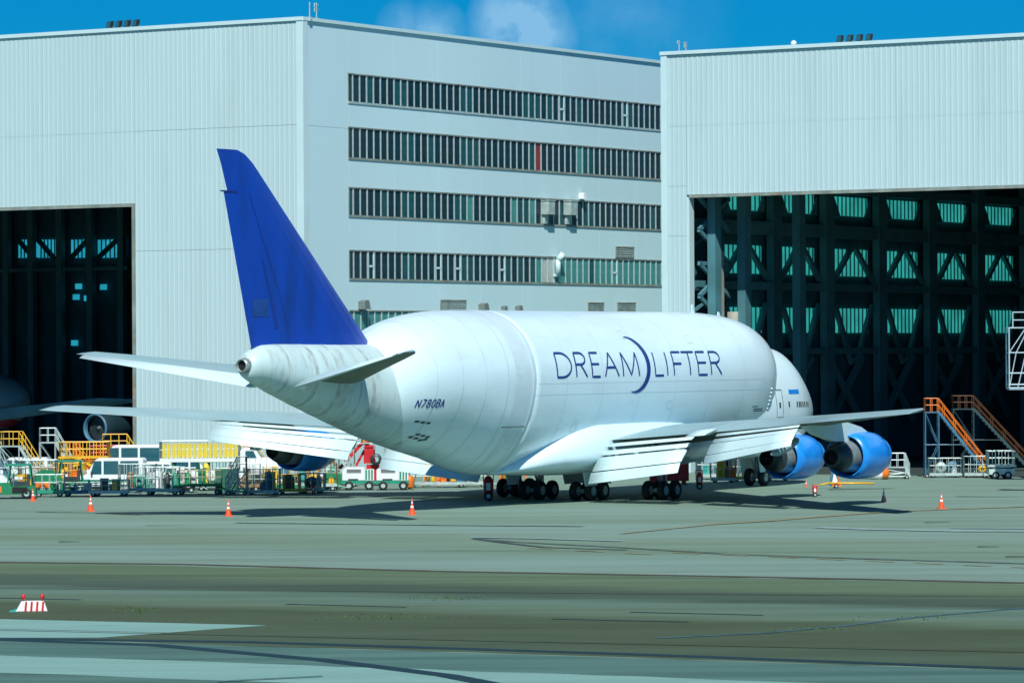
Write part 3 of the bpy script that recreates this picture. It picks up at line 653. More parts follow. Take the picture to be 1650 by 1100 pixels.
GL = {'D': [[(0, 0), (0, 1)], [(0, 1), (.35, 1)] + arc(.35, .5, .65, .5, 90, -90) + [(0, 0)]],
      'R': [[(0, 0), (0, 1)], [(0, 1), (.5, 1)] + arc(.5, .76, .45, .24, 90, -90) + [(0, .52)], [(.45, .52), (1, 0)]],
      'E': [[(1, 0), (0, 0), (0, 1), (1, 1)], [(0, .53), (.95, .53)]], 'A': [[(0, 0), (.42, 1)], [(.42, 1), (1, 0)], [(.18, .38), (.8, .38)]],
      'M': [[(0, 0), (.02, 1)], [(.02, 1), (.5, .05), (.9, 1)], [(.9, 1), (1, 0)]], 'L': [[(0, 1), (0, 0), (1, 0)]], 'I': [[(0, 0), (0, 1)]],
      'F': [[(0, 0), (0, 1), (1, 1)], [(0, .5), (.9, .5)]], 'T': [[(0, 1), (1, 1)], [(.5, 1), (.5, 0)]], 'N': [[(0, 0), (0, 1), (1, 0), (1, 1)]],
      '7': [[(0, 1), (1, 1), (.3, 0)]], '8': [arc(.5, .76, .42, .24, 0, 360), arc(.5, .26, .5, .26, 0, 360)], '0': [arc(.5, .5, .5, .5, 0, 360)], 'O': [arc(.5, .5, .5, .5, 0, 360)],
      'B': [[(0, 0), (0, 1), (.5, 1)] + arc(.5, .77, .4, .23, 90, -90) + [(0, .54)], [(.5, .54)] + arc(.5, .27, .5, .27, 90, -90) + [(0, 0)]]}
def st_of(px, yl=4.15):
    k = (px-825)/FPX; return (PXN+math.sin(PA)*yl-k*(PYN-math.cos(PA)*yl))/(math.cos(PA)-k*math.sin(PA))
def humpat(px, py):
    best = None
    for k in range(200, 1160):
        x = k/20; z = CH
        for _ in range(3):
            y = half(HUMP, x, z, *HE); dep = PYN-math.sin(PA)*x-math.cos(PA)*y; z = zat(px, py, dep)
        if y <= 0: continue
        q = 825+FPX*(PXN-math.cos(PA)*x+math.sin(PA)*y)/dep
        if best is None or abs(q-px) < best[0]: best = (abs(q-px), x, z)
    return best[1:]
ZT0, ZT1 = 7.98, 9.50
for ch, x0, x1 in (('D', 195, 292), ('R', 322, 392), ('E', 427, 480), ('A', 512, 603), ('M', 632, 738), ('L', 845, 900), ('I', 926, 930), ('F', 970, 1028), ('T', 1036, 1118), ('E', 1132, 1190), ('R', 1217, 1284)):
    s0, s1 = st_of(850+x0/4.12), st_of(850+x1/4.12); b = MB()
    for k, pl in enumerate(GL[ch]): stroke(b, [(s0+(s1-s0)*u, ZT0+(ZT1-ZT0)*v) for u, v in pl], .145, lambda x, z, k=k: surf(x, z, .02+.002*k))
    b.done('letter_' + ch.lower(), NAVY, fus)
sa, sb_, sc2 = st_of(1005), st_of(1047), st_of(1012)
ctr = []
for k in range(25):
    t = R(92-194*k/24); ctr.append((st_of(1022)+ (st_of(1045)-st_of(1022))*math.cos(t)*1.0, 8.72+1.78*math.sin(t)))
b = MB(); stroke(b, ctr, lambda t: .05+.42*math.sin(math.pi*t)**1.2, lambda x, z: surf(x, z, .026)); b.done('crescent_emblem', NAVY, fus)
x0, za_r = humpat(668, 656); x1, zb_r = humpat(714, 656); cw = (x1-x0)/6.7; zr = (za_r+zb_r)/2; print('reg', x0, x1, zr)
for i, ch in enumerate('N780BA'):
    b = MB(); s = x0+cw*1.17*i
    for k, pl in enumerate(GL[ch]): stroke(b, [(s+cw*.78*u+(v-.5)*cw*.12, zr+.46*v) for u, v in pl], .075, lambda x, z, k=k: surf(x, z, .02+.002*k), .12)
    b.done('letter_' + (ch.lower() if ch.isalpha() else {'7': 'seven', '8': 'eight', '0': 'zero'}[ch]), NAVY, fus)
for (px, py, w) in ((1212, 655, .9), (1214, 659, 1.5), (1213, 662, 1.7)):
    s, z = humpat(px, py); b = MB(); stroke(b, [(s, z), (s-w, z)], .07, surf); b.done('placard_line', NAVY, fus)
for px, py in ((671, 679), (680, 680.5), (689, 681.5), (672, 700), (680, 702), (688, 704), (661, 704), (669, 706), (676, 709), (684, 708)):
    s, z = humpat(px, py); b = MB(); stroke(b, [(s+.16, z), (s-.16, z)], .12, surf); b.done('drain_vent', NOZD, fus)
s = st_of(822, 4.1); b = MB(); z = zat(830, 686, 239); stroke(b, [(s, z), (s-2.6, z)], .08, surf); b.done('hinge_line', NOZ, fus)
b = MB()
for z in (7.6, 6.9): stroke(b, [(44.8, z), (14, z)], .02, lambda x, z: surf(x, z, .006), 1)
b.done('skin_lap_joint', SEAM, fus)
for x, z in ((39.5, 5.0), (28.0, 6.3), (24.5, 10.6), (33.0, 10.9), (47.2, 8.6), (18.2, 5.6)):
    b = MB()
    for pl in ([(x, z), (x-.6, z), (x-.6, z-.5), (x, z-.5), (x, z)],): stroke(b, pl, .035, lambda a_, z_: surf(a_, z_, .012), .3)
    b.done('access_hatch', SEAM, fus)
# row of rib bumps along the front fairing edge
for k in range(14):
    z = 3.4+k*.27; xx = 12.6
    b = MB(); b.lathe([(-.22, .01), (-.1, .09), (.1, .09), (.22, .01)], 8, 'X', surf(xx, z, -.03)); b.done('hinge_fairing', WHITE, fus)
# nose: door, windows, small flag panel, cockpit windows
def noseat(px, py):
    best = None
    for k in range(30, 120):
        x = k/10; z = zat(px, py, PYN-math.sin(PA)*x-2); y = half(NOSE, x, z, 2, 2)
        q = 825+FPX*(PXN-math.cos(PA)*x+math.sin(PA)*y)/(PYN-math.sin(PA)*x-math.cos(PA)*y)
        if best is None or abs(q-px) < best[0]: best = (abs(q-px), x, z)
    return best[1:]
xa, za = noseat(1251, 628); xb, zb_ = noseat(1261, 672)
xa = max(xa, xb+1.0); b = MB()
for pl in ([(xa, za), (xb, za), (xb, zb_), (xa, zb_), (xa, za)],): stroke(b, pl, .07, nsurf, .3)
dr = b.done('door', NOZ, nose)
b = MB(); zm_ = (za+zb_)/2-.1; stroke(b, [((xa+xb)/2, zm_-.18), ((xa+xb)/2, zm_+.18)], .24, lambda x, z: nsurf(x, z, .025)); b.done('door_window', NOZD, dr)
for px in (1271, 1284, 1287, 1290, 1293, 1296, 1299, 1301):
    x_, z_ = noseat(px, 651); b = MB(); stroke(b, [(x_, z_-.19), (x_, z_+.19)], .2, nsurf); b.done('cabin_window', NOZD, nose)
x_, z_ = noseat(1270, 631); x2_, _ = noseat(1286, 631); b = MB(); stroke(b, [(x_, z_), (x2_, z_)], .3, nsurf); b.done('marking_panel', COWL, nose)
for k in range(3):
    for s in (1, -1):
        x = 4.05+k*.62; zt, zb2, w, zmm = interp(NOSE, x); z0 = zmm+(zt-zmm)*(.84); z1 = zmm+(zt-zmm)*(.955); vs = []
        for xx in (x, x+.5):
            zt, zb2, w, zmm = interp(NOSE, xx)
            for q in (.86, .955): zq = zmm+(zt-zmm)*q; vs.append(L(xx, s*(half(NOSE, xx, zq, 2, 2)+.03), zq))
        b = MB(); b.faces(vs, [(0, 1, 3, 2)]); b.done('cockpit_window', CARGL, nose)
b = MB(); b.prism([(AX-17, 12.1), (AX-17.5, 12.1), (AX-17.45, 12.75), (AX-17.25, 12.75)], -.03, .03); b.done('blade_antenna', WHITE, plane)
b = MB(); b.prism([(AX-13.2, 11.8), (AX-13.7, 11.8), (AX-13.65, 12.25), (AX-13.5, 12.25)], -.03, .03); b.done('blade_antenna', WHITE, plane)

# lifting surfaces
def foil(n=12, camber=.02):
    up_, lo = [], []
    for k in range(n+1):
        t = (1-math.cos(math.pi*k/n))/2; th = 5*(.2969*math.sqrt(t)-.126*t-.3516*t*t+.2843*t**3-.1036*t**4); c = camber*4*t*(1-t)
        up_.append((t, c+th)); lo.append((t, c-th*.9))
    return up_ + lo[-2:0:-1]
FO = foil()
def surface(stations, b=None, pr=None, two=None):
    """stations: (spanwise y, LE x, TE x, z of chord line LE, z of TE, thickness)"""
    b = b or MB(); vs = []; pr = pr or FO; n = len(pr)
    for (y, le, te, zl_, zt_, th) in stations:
        for t, h in pr: vs.append(L(le+(te-le)*t, y, zl_+(zt_-zl_)*t+h*th))
    fs = [(i*n+k, i*n+(k+1) % n, (i+1)*n+(k+1) % n, (i+1)*n+k) for i in range(len(stations)-1) for k in range(n)] + [tuple(range(n)), tuple(range((len(stations)-1)*n, len(stations)*n))]
    if two is None: b.faces(vs, fs, None, True); return b
    side = n//2; up_f = [f for i, f in enumerate(fs[:-2]) if i % n < side] + fs[-2:]; lo_f = [f for i, f in enumerate(fs[:-2]) if i % n >= side]
    vv = b.faces(vs, up_f, two[0], True); b.bm.verts.ensure_lookup_table(); mi_ = b.m(two[1])
    for f in lo_f:
        fc = b.bm.faces.new([vv[k] for k in f]); fc.material_index = mi_; fc.smooth = True
    return b
def wz(y): return 3.95 + (abs(y)-3)*.071 + .0001*(abs(y)-3)**2
def wle(y): return 20.0+(abs(y)-3)*.93
def wte(y): y = abs(y); return 37.2+(y-3)*.16 if y < 12.3 else 38.7+(y-12.3)*.547
for s in (1, -1):
    stn = []
    for y in (2.5, 5, 8, 11.2, 11.3, 12.9, 13.0, 17, 21.6, 21.7, 25, 28, 30.4, 31.2, 31.5):
        cut = 1.5 if (y < 11.25 or 12.95 < y < 21.65) else 0
        le, te = wle(y), wte(y)-cut
        if y > 31: le += (y-31)*1.2
        z = wz(y); th = 1.55-.042*y
        if y > 31.3: th = .12
        stn.append((s*y, le, te, z+.12, z-.12, max(.12, th)))
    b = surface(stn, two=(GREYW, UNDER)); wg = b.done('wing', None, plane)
    # flaps: vane, main and aft segments hanging in three slats per flap
    for ya, yb in ((4.1, 11.1), (13.2, 21.4)):
        for seg, (x0, z0, x1, z1, th) in enumerate(((-1.30, -.30, -.88, -.50, .10), (-.80, -.74, -.36, -1.02, .12), (-.28, -1.18, .75, -2.02, .30), (.84, -2.10, 1.25, -2.78, .16))):
            st = []
            for q in range(5):
                y = ya+(yb-ya)*q/4; kk = (.74-.26*q/4) if ya > 10 else (1.0-.12*q/4)
                st.append((s*y, wte(y)+x0*kk, wte(y)+x1*kk, wz(y)-.05+z0*kk, wz(y)-.05+z1*kk, th))
            surface(st).done('flap', FLAPW, wg)
    # gap block between flaps (inboard aileron) and flap track fairings
    st = [(s*y, wte(y)-1.2, wte(y)+.5, wz(y), wz(y)-.3, .3) for y in (11.35, 12.95)]; surface(st).done('aileron', FLAPW, wg)
    for y in (5.8, 9.2, 15.0, 19.2):
        x = wte(y)-3.6; b = MB()
        b.lathe([(0, .02), (.5, .24), (1.6, .34), (3, .32), (3.5, .16), (3.9, .02)], 12, 'X', (0, 0, 0)); o = b.done('flap_track_fairing', GREYW, wg)
        o.location = L(x, s*y, wz(y)-.95); o.rotation_euler = (0, R(13), math.pi)
    b = MB(); 
    for k in range(12):
        y = 24+k*.6
    # engines
    for (ey, ex, ez) in ((11.7, 23.4, 2.62), (20.8, 32.3, 3.05)):
        e = MB(); e.lathe([(.75, 1.12), (.25, 1.16), (.03, 1.24), (0, 1.32), (-.15, 1.40), (-.8, 1.47), (-1.8, 1.47), (-2.7, 1.42), (-3.6, 1.31), (-3.57, 1.25), (-2.6, 1.20), (-1.5, 1.16)], 48, 'X', L(ex-0, s*ey, ez))
        en = e.done('engine_cowl', COWL, plane)
        e = MB(); e.lathe([(-.75, 1.14), (-.35, 1.15), (.02, 1.24), (.03, 1.30), (-.03, 1.345)], 48, 'X', L(ex-.02, s*ey, ez)); e.done('inlet_lip', GALV, en)
        e = MB(); e.lathe([(-1.0, 1.15), (-1.0, .3), (-.6, .02)], 32, 'X', L(ex, s*ey, ez)); e.done('fan', BLACK, en)
        e = MB(); e.lathe([(-1.9, 1.2), (-1.9, .9)], 32, 'X', L(ex, s*ey, ez)); e.done('duct_wall', BLACK, en)
        e = MB(); e.lathe([(-1.9, 1.02), (-3.2, 1.0), (-4.25, .90)], 40, 'X', L(ex, s*ey, ez)); e.done('core_cowl', NOZ, en)
        e = MB(); e.lathe([(-4.25, .905), (-4.6, .86), (-5.5, .52), (-5.45, .46), (-5.0, .5)], 40, 'X', L(ex, s*ey, ez)); e.done('nozzle', NOZD, en)
        e = MB(); e.lathe([(-5.2, .5), (-5.2, .22), (-5.9, .02)], 24, 'X', L(ex, s*ey, ez)); e.done('plug', BLACK, en)
        yw = ey; zle = wz(ey); e = MB(); cx = wle(ey)
        prof = [(AX-(ex+.6), ez+1.38), (AX-(ex+1.6), ez+1.75), (AX-(cx+.4), zle+.10), (AX-(cx+5.0), zle-.2), (AX-(cx+3.6), zle-.75), (AX-(ex+5.3), ez+.95), (AX-(ex+3.3), ez+.9), (AX-(ex+3.2), ez+1.25)]
        e.prism(prof, -s*ey-.2, -s*ey+.2); py_ = e.done('pylon', FLAPW, plane)
    # stabiliser and elevator
    def sz(y): return 8.15+(abs(y)-2)*.158
    st = []
    for y, le, te, th in ((.9, 59.9, 67.0, .9), (2.4, 61.3, 67.9, .8), (6, 64.7, 69.3, .6), (9.5, 67.9, 70.6, .42), (11.0, 69.3, 71.2, .3), (11.35, 69.9, 71.5, .1)):
        el = .28*(te-le); st.append((s*y, le, te-el, sz(y)+.05, sz(y), th))
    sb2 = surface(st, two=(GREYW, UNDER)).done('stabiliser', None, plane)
    st = []
    for y, le, te, th in ((1.5, 60.4, 67.4, .5), (6, 64.7, 69.3, .36), (10.8, 69.1, 71.4, .15)):
        el = .28*(te-le); st.append((s*y, te-el+.03, te+.05, sz(y)+.02, sz(y)-.42*el/1.9, th*.9))
    surface(st).done('elevator', FLAPW, sb2)
# fin
b = MB(); vs = []; n = len(FO)
def finst(z):
    q = (z-9.9)/(21.1-9.9); le = 57.1+(70.05-57.1)*q; te = 69.5+(71.6-69.5)*((z-9.9)/(18.8-9.9)) if z < 18.8 else 71.55+(72.75-71.55)*(z-18.8)/2.3
    return le, te
FS = [9.9, 12, 15, 18.78, 18.82, 20.4, 20.9, 21.12]
for z in FS:
    le, te = finst(z); te -= .0
    if z > 20.8: le += (z-20.8)*2.2
    te = te+.2*(z < 19) if z > 18.79 else 69.5+(72.12-69.5)*(z-9.9)/8.9
    th = 1.35-.085*(z-10); hinge = le+(te-le)*.70
    for t, h in FO: vs.append(Vector((AX-(le+(te-le)*t), h*max(.12, th)*.8, z)))
fs = [(i*n+k, i*n+(k+1) % n, (i+1)*n+(k+1) % n, (i+1)*n+k) for i in range(len(FS)-1) for k in range(n)] + [tuple(range(n)), tuple(range((len(FS)-1)*n, len(FS)*n))]
b.faces(vs, fs, None, False); fin = b.done('tail_fin', BLUE, plane)
BLUE2 = mat('faded teal blue patch', (.006, .055, .26), .5, var=.3, scale=2); BLUE3 = mat('dark rudder gap', (.002, .03, .24), .6)
b = MB()
b.faces([L(70.9, -.14, 18.82), L(72.45, -.03, 18.80), L(72.45, .03, 18.80), L(70.9, .14, 18.82), L(70.9, -.14, 18.72), L(72.3, -.03, 18.72), L(72.3, .03, 18.72), L(70.9, .14, 18.72)], [(0, 1, 2, 3), (7, 6, 5, 4), (0, 4, 5, 1), (1, 5, 6, 2), (2, 6, 7, 3)]); b.done('rudder_step', BLUE3, fin)
def finside(x, z, off=.01):
    le, te = finst(z); te = 69.5+(72.3-69.5)*(z-9.9)/8.9 if z < 18.8 else te; t = min(1, max(0, (x-le)/(te-le))); th = 1.35-.085*(z-10)
    h = .02*4*t*(1-t)-.9*5*(.2969*math.sqrt(t)-.126*t-.3516*t*t+.2843*t**3-.1036*t**4)
    return Vector((AX-x, h*th*.8-off, z))
b = MB(); stroke(b, [(66.0, 10.2), (67.0, 13.0), (69.9, 18.7)], .06, lambda x, z: finside(x, z)); b.done('rudder_hinge_gap', BLUE3, fin)
b = MB(); stroke(b, [(69.45, 12.2), (68.0, 12.2)], 1.0, lambda x, z: finside(x, z, .014)); b.done('faded_patch', BLUE2, fin)
b = MB(); stroke(b, [(67.2, 11.0), (67.6, 12.2), (68.6, 15)], lambda t: .30*(1-t)+.05, lambda x, z: finside(x, z, .018)); b.done('dark_smear', BLUE3, fin)

# landing gear
def bogie(x, y, nose_=False, zt=2.6):
    g = MB(); g.tube(L(x, y, .62), L(x-.1, y*.92, zt), .17, 12); g.tube(L(x, y, .9), L(x+1.3, y*.9, zt), .08, 8); g.tube(L(x, y, 1.2), L(x, y*1.0-(1.0 if y > 0 else -1.0)*.9, zt), .07, 8)
    g.tube(L(x-.15, y+.25, .8), L(x-.15, y+.25, 1.9), .05, 6)
    if nose_: g.tube(L(x, y-.45, .60), L(x, y+.45, .60), .1, 8)
    else:
        g.beam(L(x-.78, y, .62), L(x+.78, y, .62), .24, .26)
        for q in (-.75, .75): g.tube(L(x+q, y-.6, .62), L(x+q, y+.6, .62), .09, 8)
    gear = g.done('landing_gear', GEARM, plane)
    for q in ((0,) if nose_ else (-.75, .75)):
        for sdd in (-.5, .5):
            o = L(x+q, y+sdd*1.12, .62); w = MB()
            w.lathe([(-.20, .30), (-.22, .36), (-.22, .52), (-.15, .60), (0, .625), (.15, .60), (.22, .52), (.22, .36), (.20, .30)], 28, 'Y', o); wh = w.done('tyre', TYRE, gear)
            w = MB(); w.lathe([(-.17, .02), (-.19, .12), (-.12, .2), (-.20, .31)], 20, 'Y', o); w.lathe([(.17, .02), (.19, .12), (.12, .2), (.20, .31)], 20, 'Y', o); w.done('rim', GALV, gear)
    return gear
bogie(31.6, 5.5, zt=3.6); bogie(31.6, -5.5, zt=3.6); bogie(34.7, 1.9); bogie(34.7, -1.9); bogie(8.0, 0, True)
for x0, x1, y, z0, z1 in ((30.2, 33.2, 1.0, .95, 1.75), (30.2, 33.2, -1.0, .95, 1.75), (6.4, 9.2, .75, 1.0, 2.3), (6.4, 9.2, -.75, 1.0, 2.3), (35.4, 37.2, 2.9, 1.0, 1.9), (35.4, 37.2, -2.9, 1.0, 1.9)):
    b = MB(); b.prism([(AX-x0, z1), (AX-x1, z1), (AX-x1+.3, z0), (AX-x0-.2, z0)], -y-.03, -y+.03); b.done('gear_door', FLAPW, plane)

# ------------------------------------------------------------------ aircraft inside the left hangar
c = C1+DS*16+DF*(back_y(0)*0+along(C1+DS*16, DF, 48)); 
pj = thing('parked_airliner', 'grey jet with dark red belly parked in the shade inside the left hangar', 'aircraft', (c.x, c.y, 0), BA+math.pi/2)
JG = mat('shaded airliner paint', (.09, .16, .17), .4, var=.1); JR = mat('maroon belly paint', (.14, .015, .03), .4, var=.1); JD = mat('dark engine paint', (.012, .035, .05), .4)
# local +X points left along the front; nose at origin
ang = BA+math.pi/2
tabj = [(0, 5.6, 5.5, .05, 5.55), (.25, 6.4, 4.9, .6, 5.5), (.9, 7.0, 4.2, 1.3, 5.4), (2, 7.5, 3.6, 2.0, 5.4), (3.5, 7.9, 3.2, 2.5, 5.4), (6, 8.1, 2.9, 2.8, 5.4), (26, 8.1, 2.9, 2.8, 5.4)]
def loftj(tab, name, m, z_cut=None):
    b = MB(); n = 40; vs = []; xs = [0, .12, .25, .5, .9, 1.4, 2, 2.7, 3.5, 4.5, 6, 16, 26]
    for x in xs:
        zt, zb, w, zm = interp(tab, x)
        for k in range(n):
            t = 2*math.pi*k/n; z = zm+(zt-zm if math.sin(t) > 0 else zm-zb)*math.sin(t); vs.append((x, w*math.cos(t), z))
    for i in range(len(xs)-1):
        pass
    fs = [(i*n+k, i*n+(k+1) % n, (i+1)*n+(k+1) % n, (i+1)*n+k) for i in range(len(xs)-1) for k in range(n)]
    b.faces(vs, fs, None, True); return b.done(name, m, pj)
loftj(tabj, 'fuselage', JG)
b = MB(); n = 14; vs = []
for x in (1.2, 2, 3.5, 6, 26):
    zt, zb, w, zm = interp(tabj, x)
    for k in range(n):
        t = R(205+130*k/(n-1)); vs.append((x, (w+.03)*math.cos(t), zm+(zm-zb+.03)*math.sin(t)))
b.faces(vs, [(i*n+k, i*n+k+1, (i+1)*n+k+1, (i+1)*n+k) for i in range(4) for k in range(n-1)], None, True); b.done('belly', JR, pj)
pe = C1+DS*10; te_ = along(pe, DF, 152); ce = pe+DF*te_
inv = Matrix.Rotation(-ang, 4, 'Z'); lo_ = inv @ (Vector((ce.x, ce.y, 0))-Vector((c.x, c.y, 0)))
ze = zat(152, 690, ce.y)
b = MB(); b.lathe([(0, 1.05), (-.1, 1.18), (-1.2, 1.28), (-3.2, 1.1), (-3.9, .85)], 36, 'Y', (lo_.x, lo_.y, ze)); eng = b.done('engine_cowl', JD, pj)
b = MB(); b.lathe([(-.3, .98), (.03, 1.04), (.08, 1.12), (-.05, 1.2)], 36, 'Y', (lo_.x, lo_.y, ze)); b.done('inlet_lip', BLUEB, eng)
b = MB(); b.lathe([(-.6, 1.0), (-.6, .3), (-.3, .02)], 24, 'Y', (lo_.x, lo_.y, ze)); b.done('fan', NOZD, eng)
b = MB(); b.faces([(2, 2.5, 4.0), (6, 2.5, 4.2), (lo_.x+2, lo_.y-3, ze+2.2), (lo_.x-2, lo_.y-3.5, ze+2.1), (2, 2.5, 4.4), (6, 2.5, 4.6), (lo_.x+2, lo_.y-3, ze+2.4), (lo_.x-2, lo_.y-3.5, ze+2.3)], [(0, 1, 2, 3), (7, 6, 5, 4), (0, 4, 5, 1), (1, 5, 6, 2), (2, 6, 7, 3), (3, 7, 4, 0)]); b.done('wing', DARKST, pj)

# ------------------------------------------------------------------ ground equipment
def wheel(b, x, y, r, w=.12, n=14):
    b.lathe([(-w, r*.5), (-w, r*.9), (-w*.6, r), (w*.6, r), (w, r*.9), (w, r*.5)], n, 'Y', (x, y, r), TYRE); b.lathe([(-w*.7, .01), (-w*.8, r*.52)], n, 'Y', (x, y, r), GALV); b.lathe([(w*.7, .01), (w*.8, r*.52)], n, 'Y', (x, y, r), GALV)
def add_wheels(t, pts, r, w=.12):
    for x, y in pts:
        b = MB(); wheel(b, x, y, r, w); b.done('wheel', None, t)
def rail(b, pts, z0, z1, r=.028, mid=True, gap=1.0):
    for a, c in zip(pts, pts[1:]):
        d = math.dist(a, c); n = max(1, round(d/gap))
        b.tube((a[0], a[1], z1), (c[0], c[1], z1), r)
        if mid: b.tube((a[0], a[1], (z0+z1)/2), (c[0], c[1], (z0+z1)/2), r*.8)
        for k in range(n+1):
            x = a[0]+(c[0]-a[0])*k/n; y = a[1]+(c[1]-a[1])*k/n; b.tube((x, y, z0), (x, y, z1), r)
def cart(px, py, label, l=2.4, w=1.3, h=1.6, deck=.45, deckm=GREEN2, railm=GALV, load=(), rz=0, gap=.45, solid=None, grp='wheeled carts by the hangars'):
    t = thing('equipment_cart', label, 'cart', G(px, py), rz, grp)
    b = MB(); b.box(-l/2, l/2, -w/2, w/2, deck-.08, deck); b.box(-l/2, l/2, -w/2, -w/2+.06, deck-.2, deck-.08); b.box(-l/2, l/2, w/2-.06, w/2, deck-.2, deck-.08); b.beam((l/2, 0, deck-.12), (l/2+.8, 0, .2), .06, .06); b.done('deck', deckm, t)
    b = MB(); rail(b, [(-l/2, -w/2), (l/2, -w/2), (l/2, w/2), (-l/2, w/2), (-l/2, -w/2)], deck, h, .025, True, gap); b.done('railing', railm, t)
    add_wheels(t, [(sx*(l/2-.3), sy*(w/2-.08)) for sx in (-1, 1) for sy in (-1, 1)], .18, .06)
    if solid: b = MB(); b.box(-l/2+.05, l/2-.05, -w/2-.03, -w/2-.01, deck+.03, h-.05); b.done('side_panel', solid, t)
    rnd = random.Random(px*7+py)
    for m in load:
        x = rnd.uniform(-l/2+.3, l/2-.5); y = rnd.uniform(-w/2+.1, .1); s = rnd.uniform(.3, .6); hh = rnd.uniform(.35, h-deck+.1)
        b = MB()
        if rnd.random() < .5: b.box(x, x+s, y, y+.5, deck, deck+hh); b.box(x-.03, x+s+.03, y-.03, y+.53, deck+hh, deck+hh+.05); b.box(x+.06, x+s-.06, y-.035, y-.005, deck+hh*.5, deck+hh*.85)
        elif rnd.random() < .5: b.lathe([(0, s*.45), (hh*.8, s*.45), (hh, s*.2), (hh, .01)], 12, 'Z', (x+.2, y+.25, deck)); b.tube((x+.2, y+.25, deck+hh), (x+.2, y+.25, deck+hh+.15), .04)
        else: b.lathe([(-.14, s*.3), (-.14, s*.75), (-.1, s*.75), (-.1, s*.35), (.1, s*.35), (.1, s*.75), (.14, s*.75), (.14, s*.3)], 16, 'Y', (x+.2, y+.1, deck+s*.78))
        o_ = b.done('load', m, t)
    return t
def stand(px, py, label, h=3.0, pl=1.6, w=1.1, railm=YELLOW, framem=GALV, rz=0, run=None, grp='step stands by the hangars'):
    """wheeled access stand: platform at -x, stairs descending towards +x"""
    t = thing('access_stairs', label, 'access stairs', G(px, py), rz, grp); run = run or h*.9
    b = MB(); 
    for x in (-pl, 0):
        for y in (-w/2, w/2): b.tube((x, y, .15), (x, y, h), .045)
    for y in (-w/2, w/2):
        b.tube((-pl, y, .2), (0, y, h*.5), .03); b.tube((0, y, h*.5), (-pl, y, h-.05), .03); b.tube((-pl, y, h*.5), (0, y, h*.5), .03); b.tube((-pl, y, .2), (run, y, .2), .04); b.beam((0, y, h), (run, y, .15), .06, .18); b.tube((0, y, h*.5), (run*.5, y, h*.5), .03)
    b.box(-pl, 0, -w/2, w/2, h-.08, h); b.done('frame', framem, t)
    n = int(h/.25)
    for k in range(1, n):
        b = MB(); x = run*k/n; z = h-h*k/n; b.box(x-.13, x+.13, -w/2+.03, w/2-.03, z-.03, z+.01); b.done('step', framem, t)
    b = MB(); rail(b, [(0, -w/2), (-pl, -w/2), (-pl, w/2), (0, w/2)], h, h+1.0, .03, True, .6)
    for y in (-w/2, w/2):
        b.tube((0, y, h+1), (run, y, 1.1), .035); b.tube((0, y, h+.5), (run, y, .62), .03)
        for k in range(5): q = (k+.5)/4.5; q = min(q, 1); b.tube((run*q, y, h*(1-q)+.1), (run*q, y, (h+1)*(1-q)+1.1*q), .025)
    b.done('handrail', railm, t)
    add_wheels(t, [(-pl+.1, -w/2), (-pl+.1, w/2), (run-.2, -w/2), (run-.2, w/2)], .16, .05)
    return t
def generator(px, py, label, rz=0):
    t = thing('generator_cart', label, 'generator', G(px, py), rz, 'white ground power units beside the tail')
    b = MB(); b.box(-1.05, 1.25, -.6, .6, .45, .68); b.beam((1.2, 0, .5), (1.9, 0, .25), .08, .08); b.done('chassis', GREEN2, t)
    b = MB(); b.prism([(-1.0, .7), (.55, .7), (.55, 1.62), (-.75, 1.62), (-1.0, 1.42)], -.58, .58); b.done('housing', CARW, t)
    b = MB(); b.box(.57, 1.2, -.52, .52, .69, 1.45); b.done('control_cabinet', CARW, t)
    for k in range(3): b = MB(); b.box(-.7, .3, -.62, -.585, 1.42-k*.09, 1.45-k*.09); b.done('vent_slot', NOZD, t)
    for x in (.62, .82, 1.02): b = MB(); b.box(x-.02, x+.1, -.56, -.525, .75, 1.42); b.done('louvre', GREEN2, t)
    b = MB(); b.box(-.6, .1, -.63, -.6, .72, .8); b.done('handle', NOZD, t)
    b = MB(); b.tube((-.4, .2, 1.6), (-.4, .2, 1.85), .06); b.done('exhaust_pipe', NOZ, t)
    add_wheels(t, [(-.55, -.55), (-.55, .55), (.85, -.55), (.85, .55)], .32, .1); return t
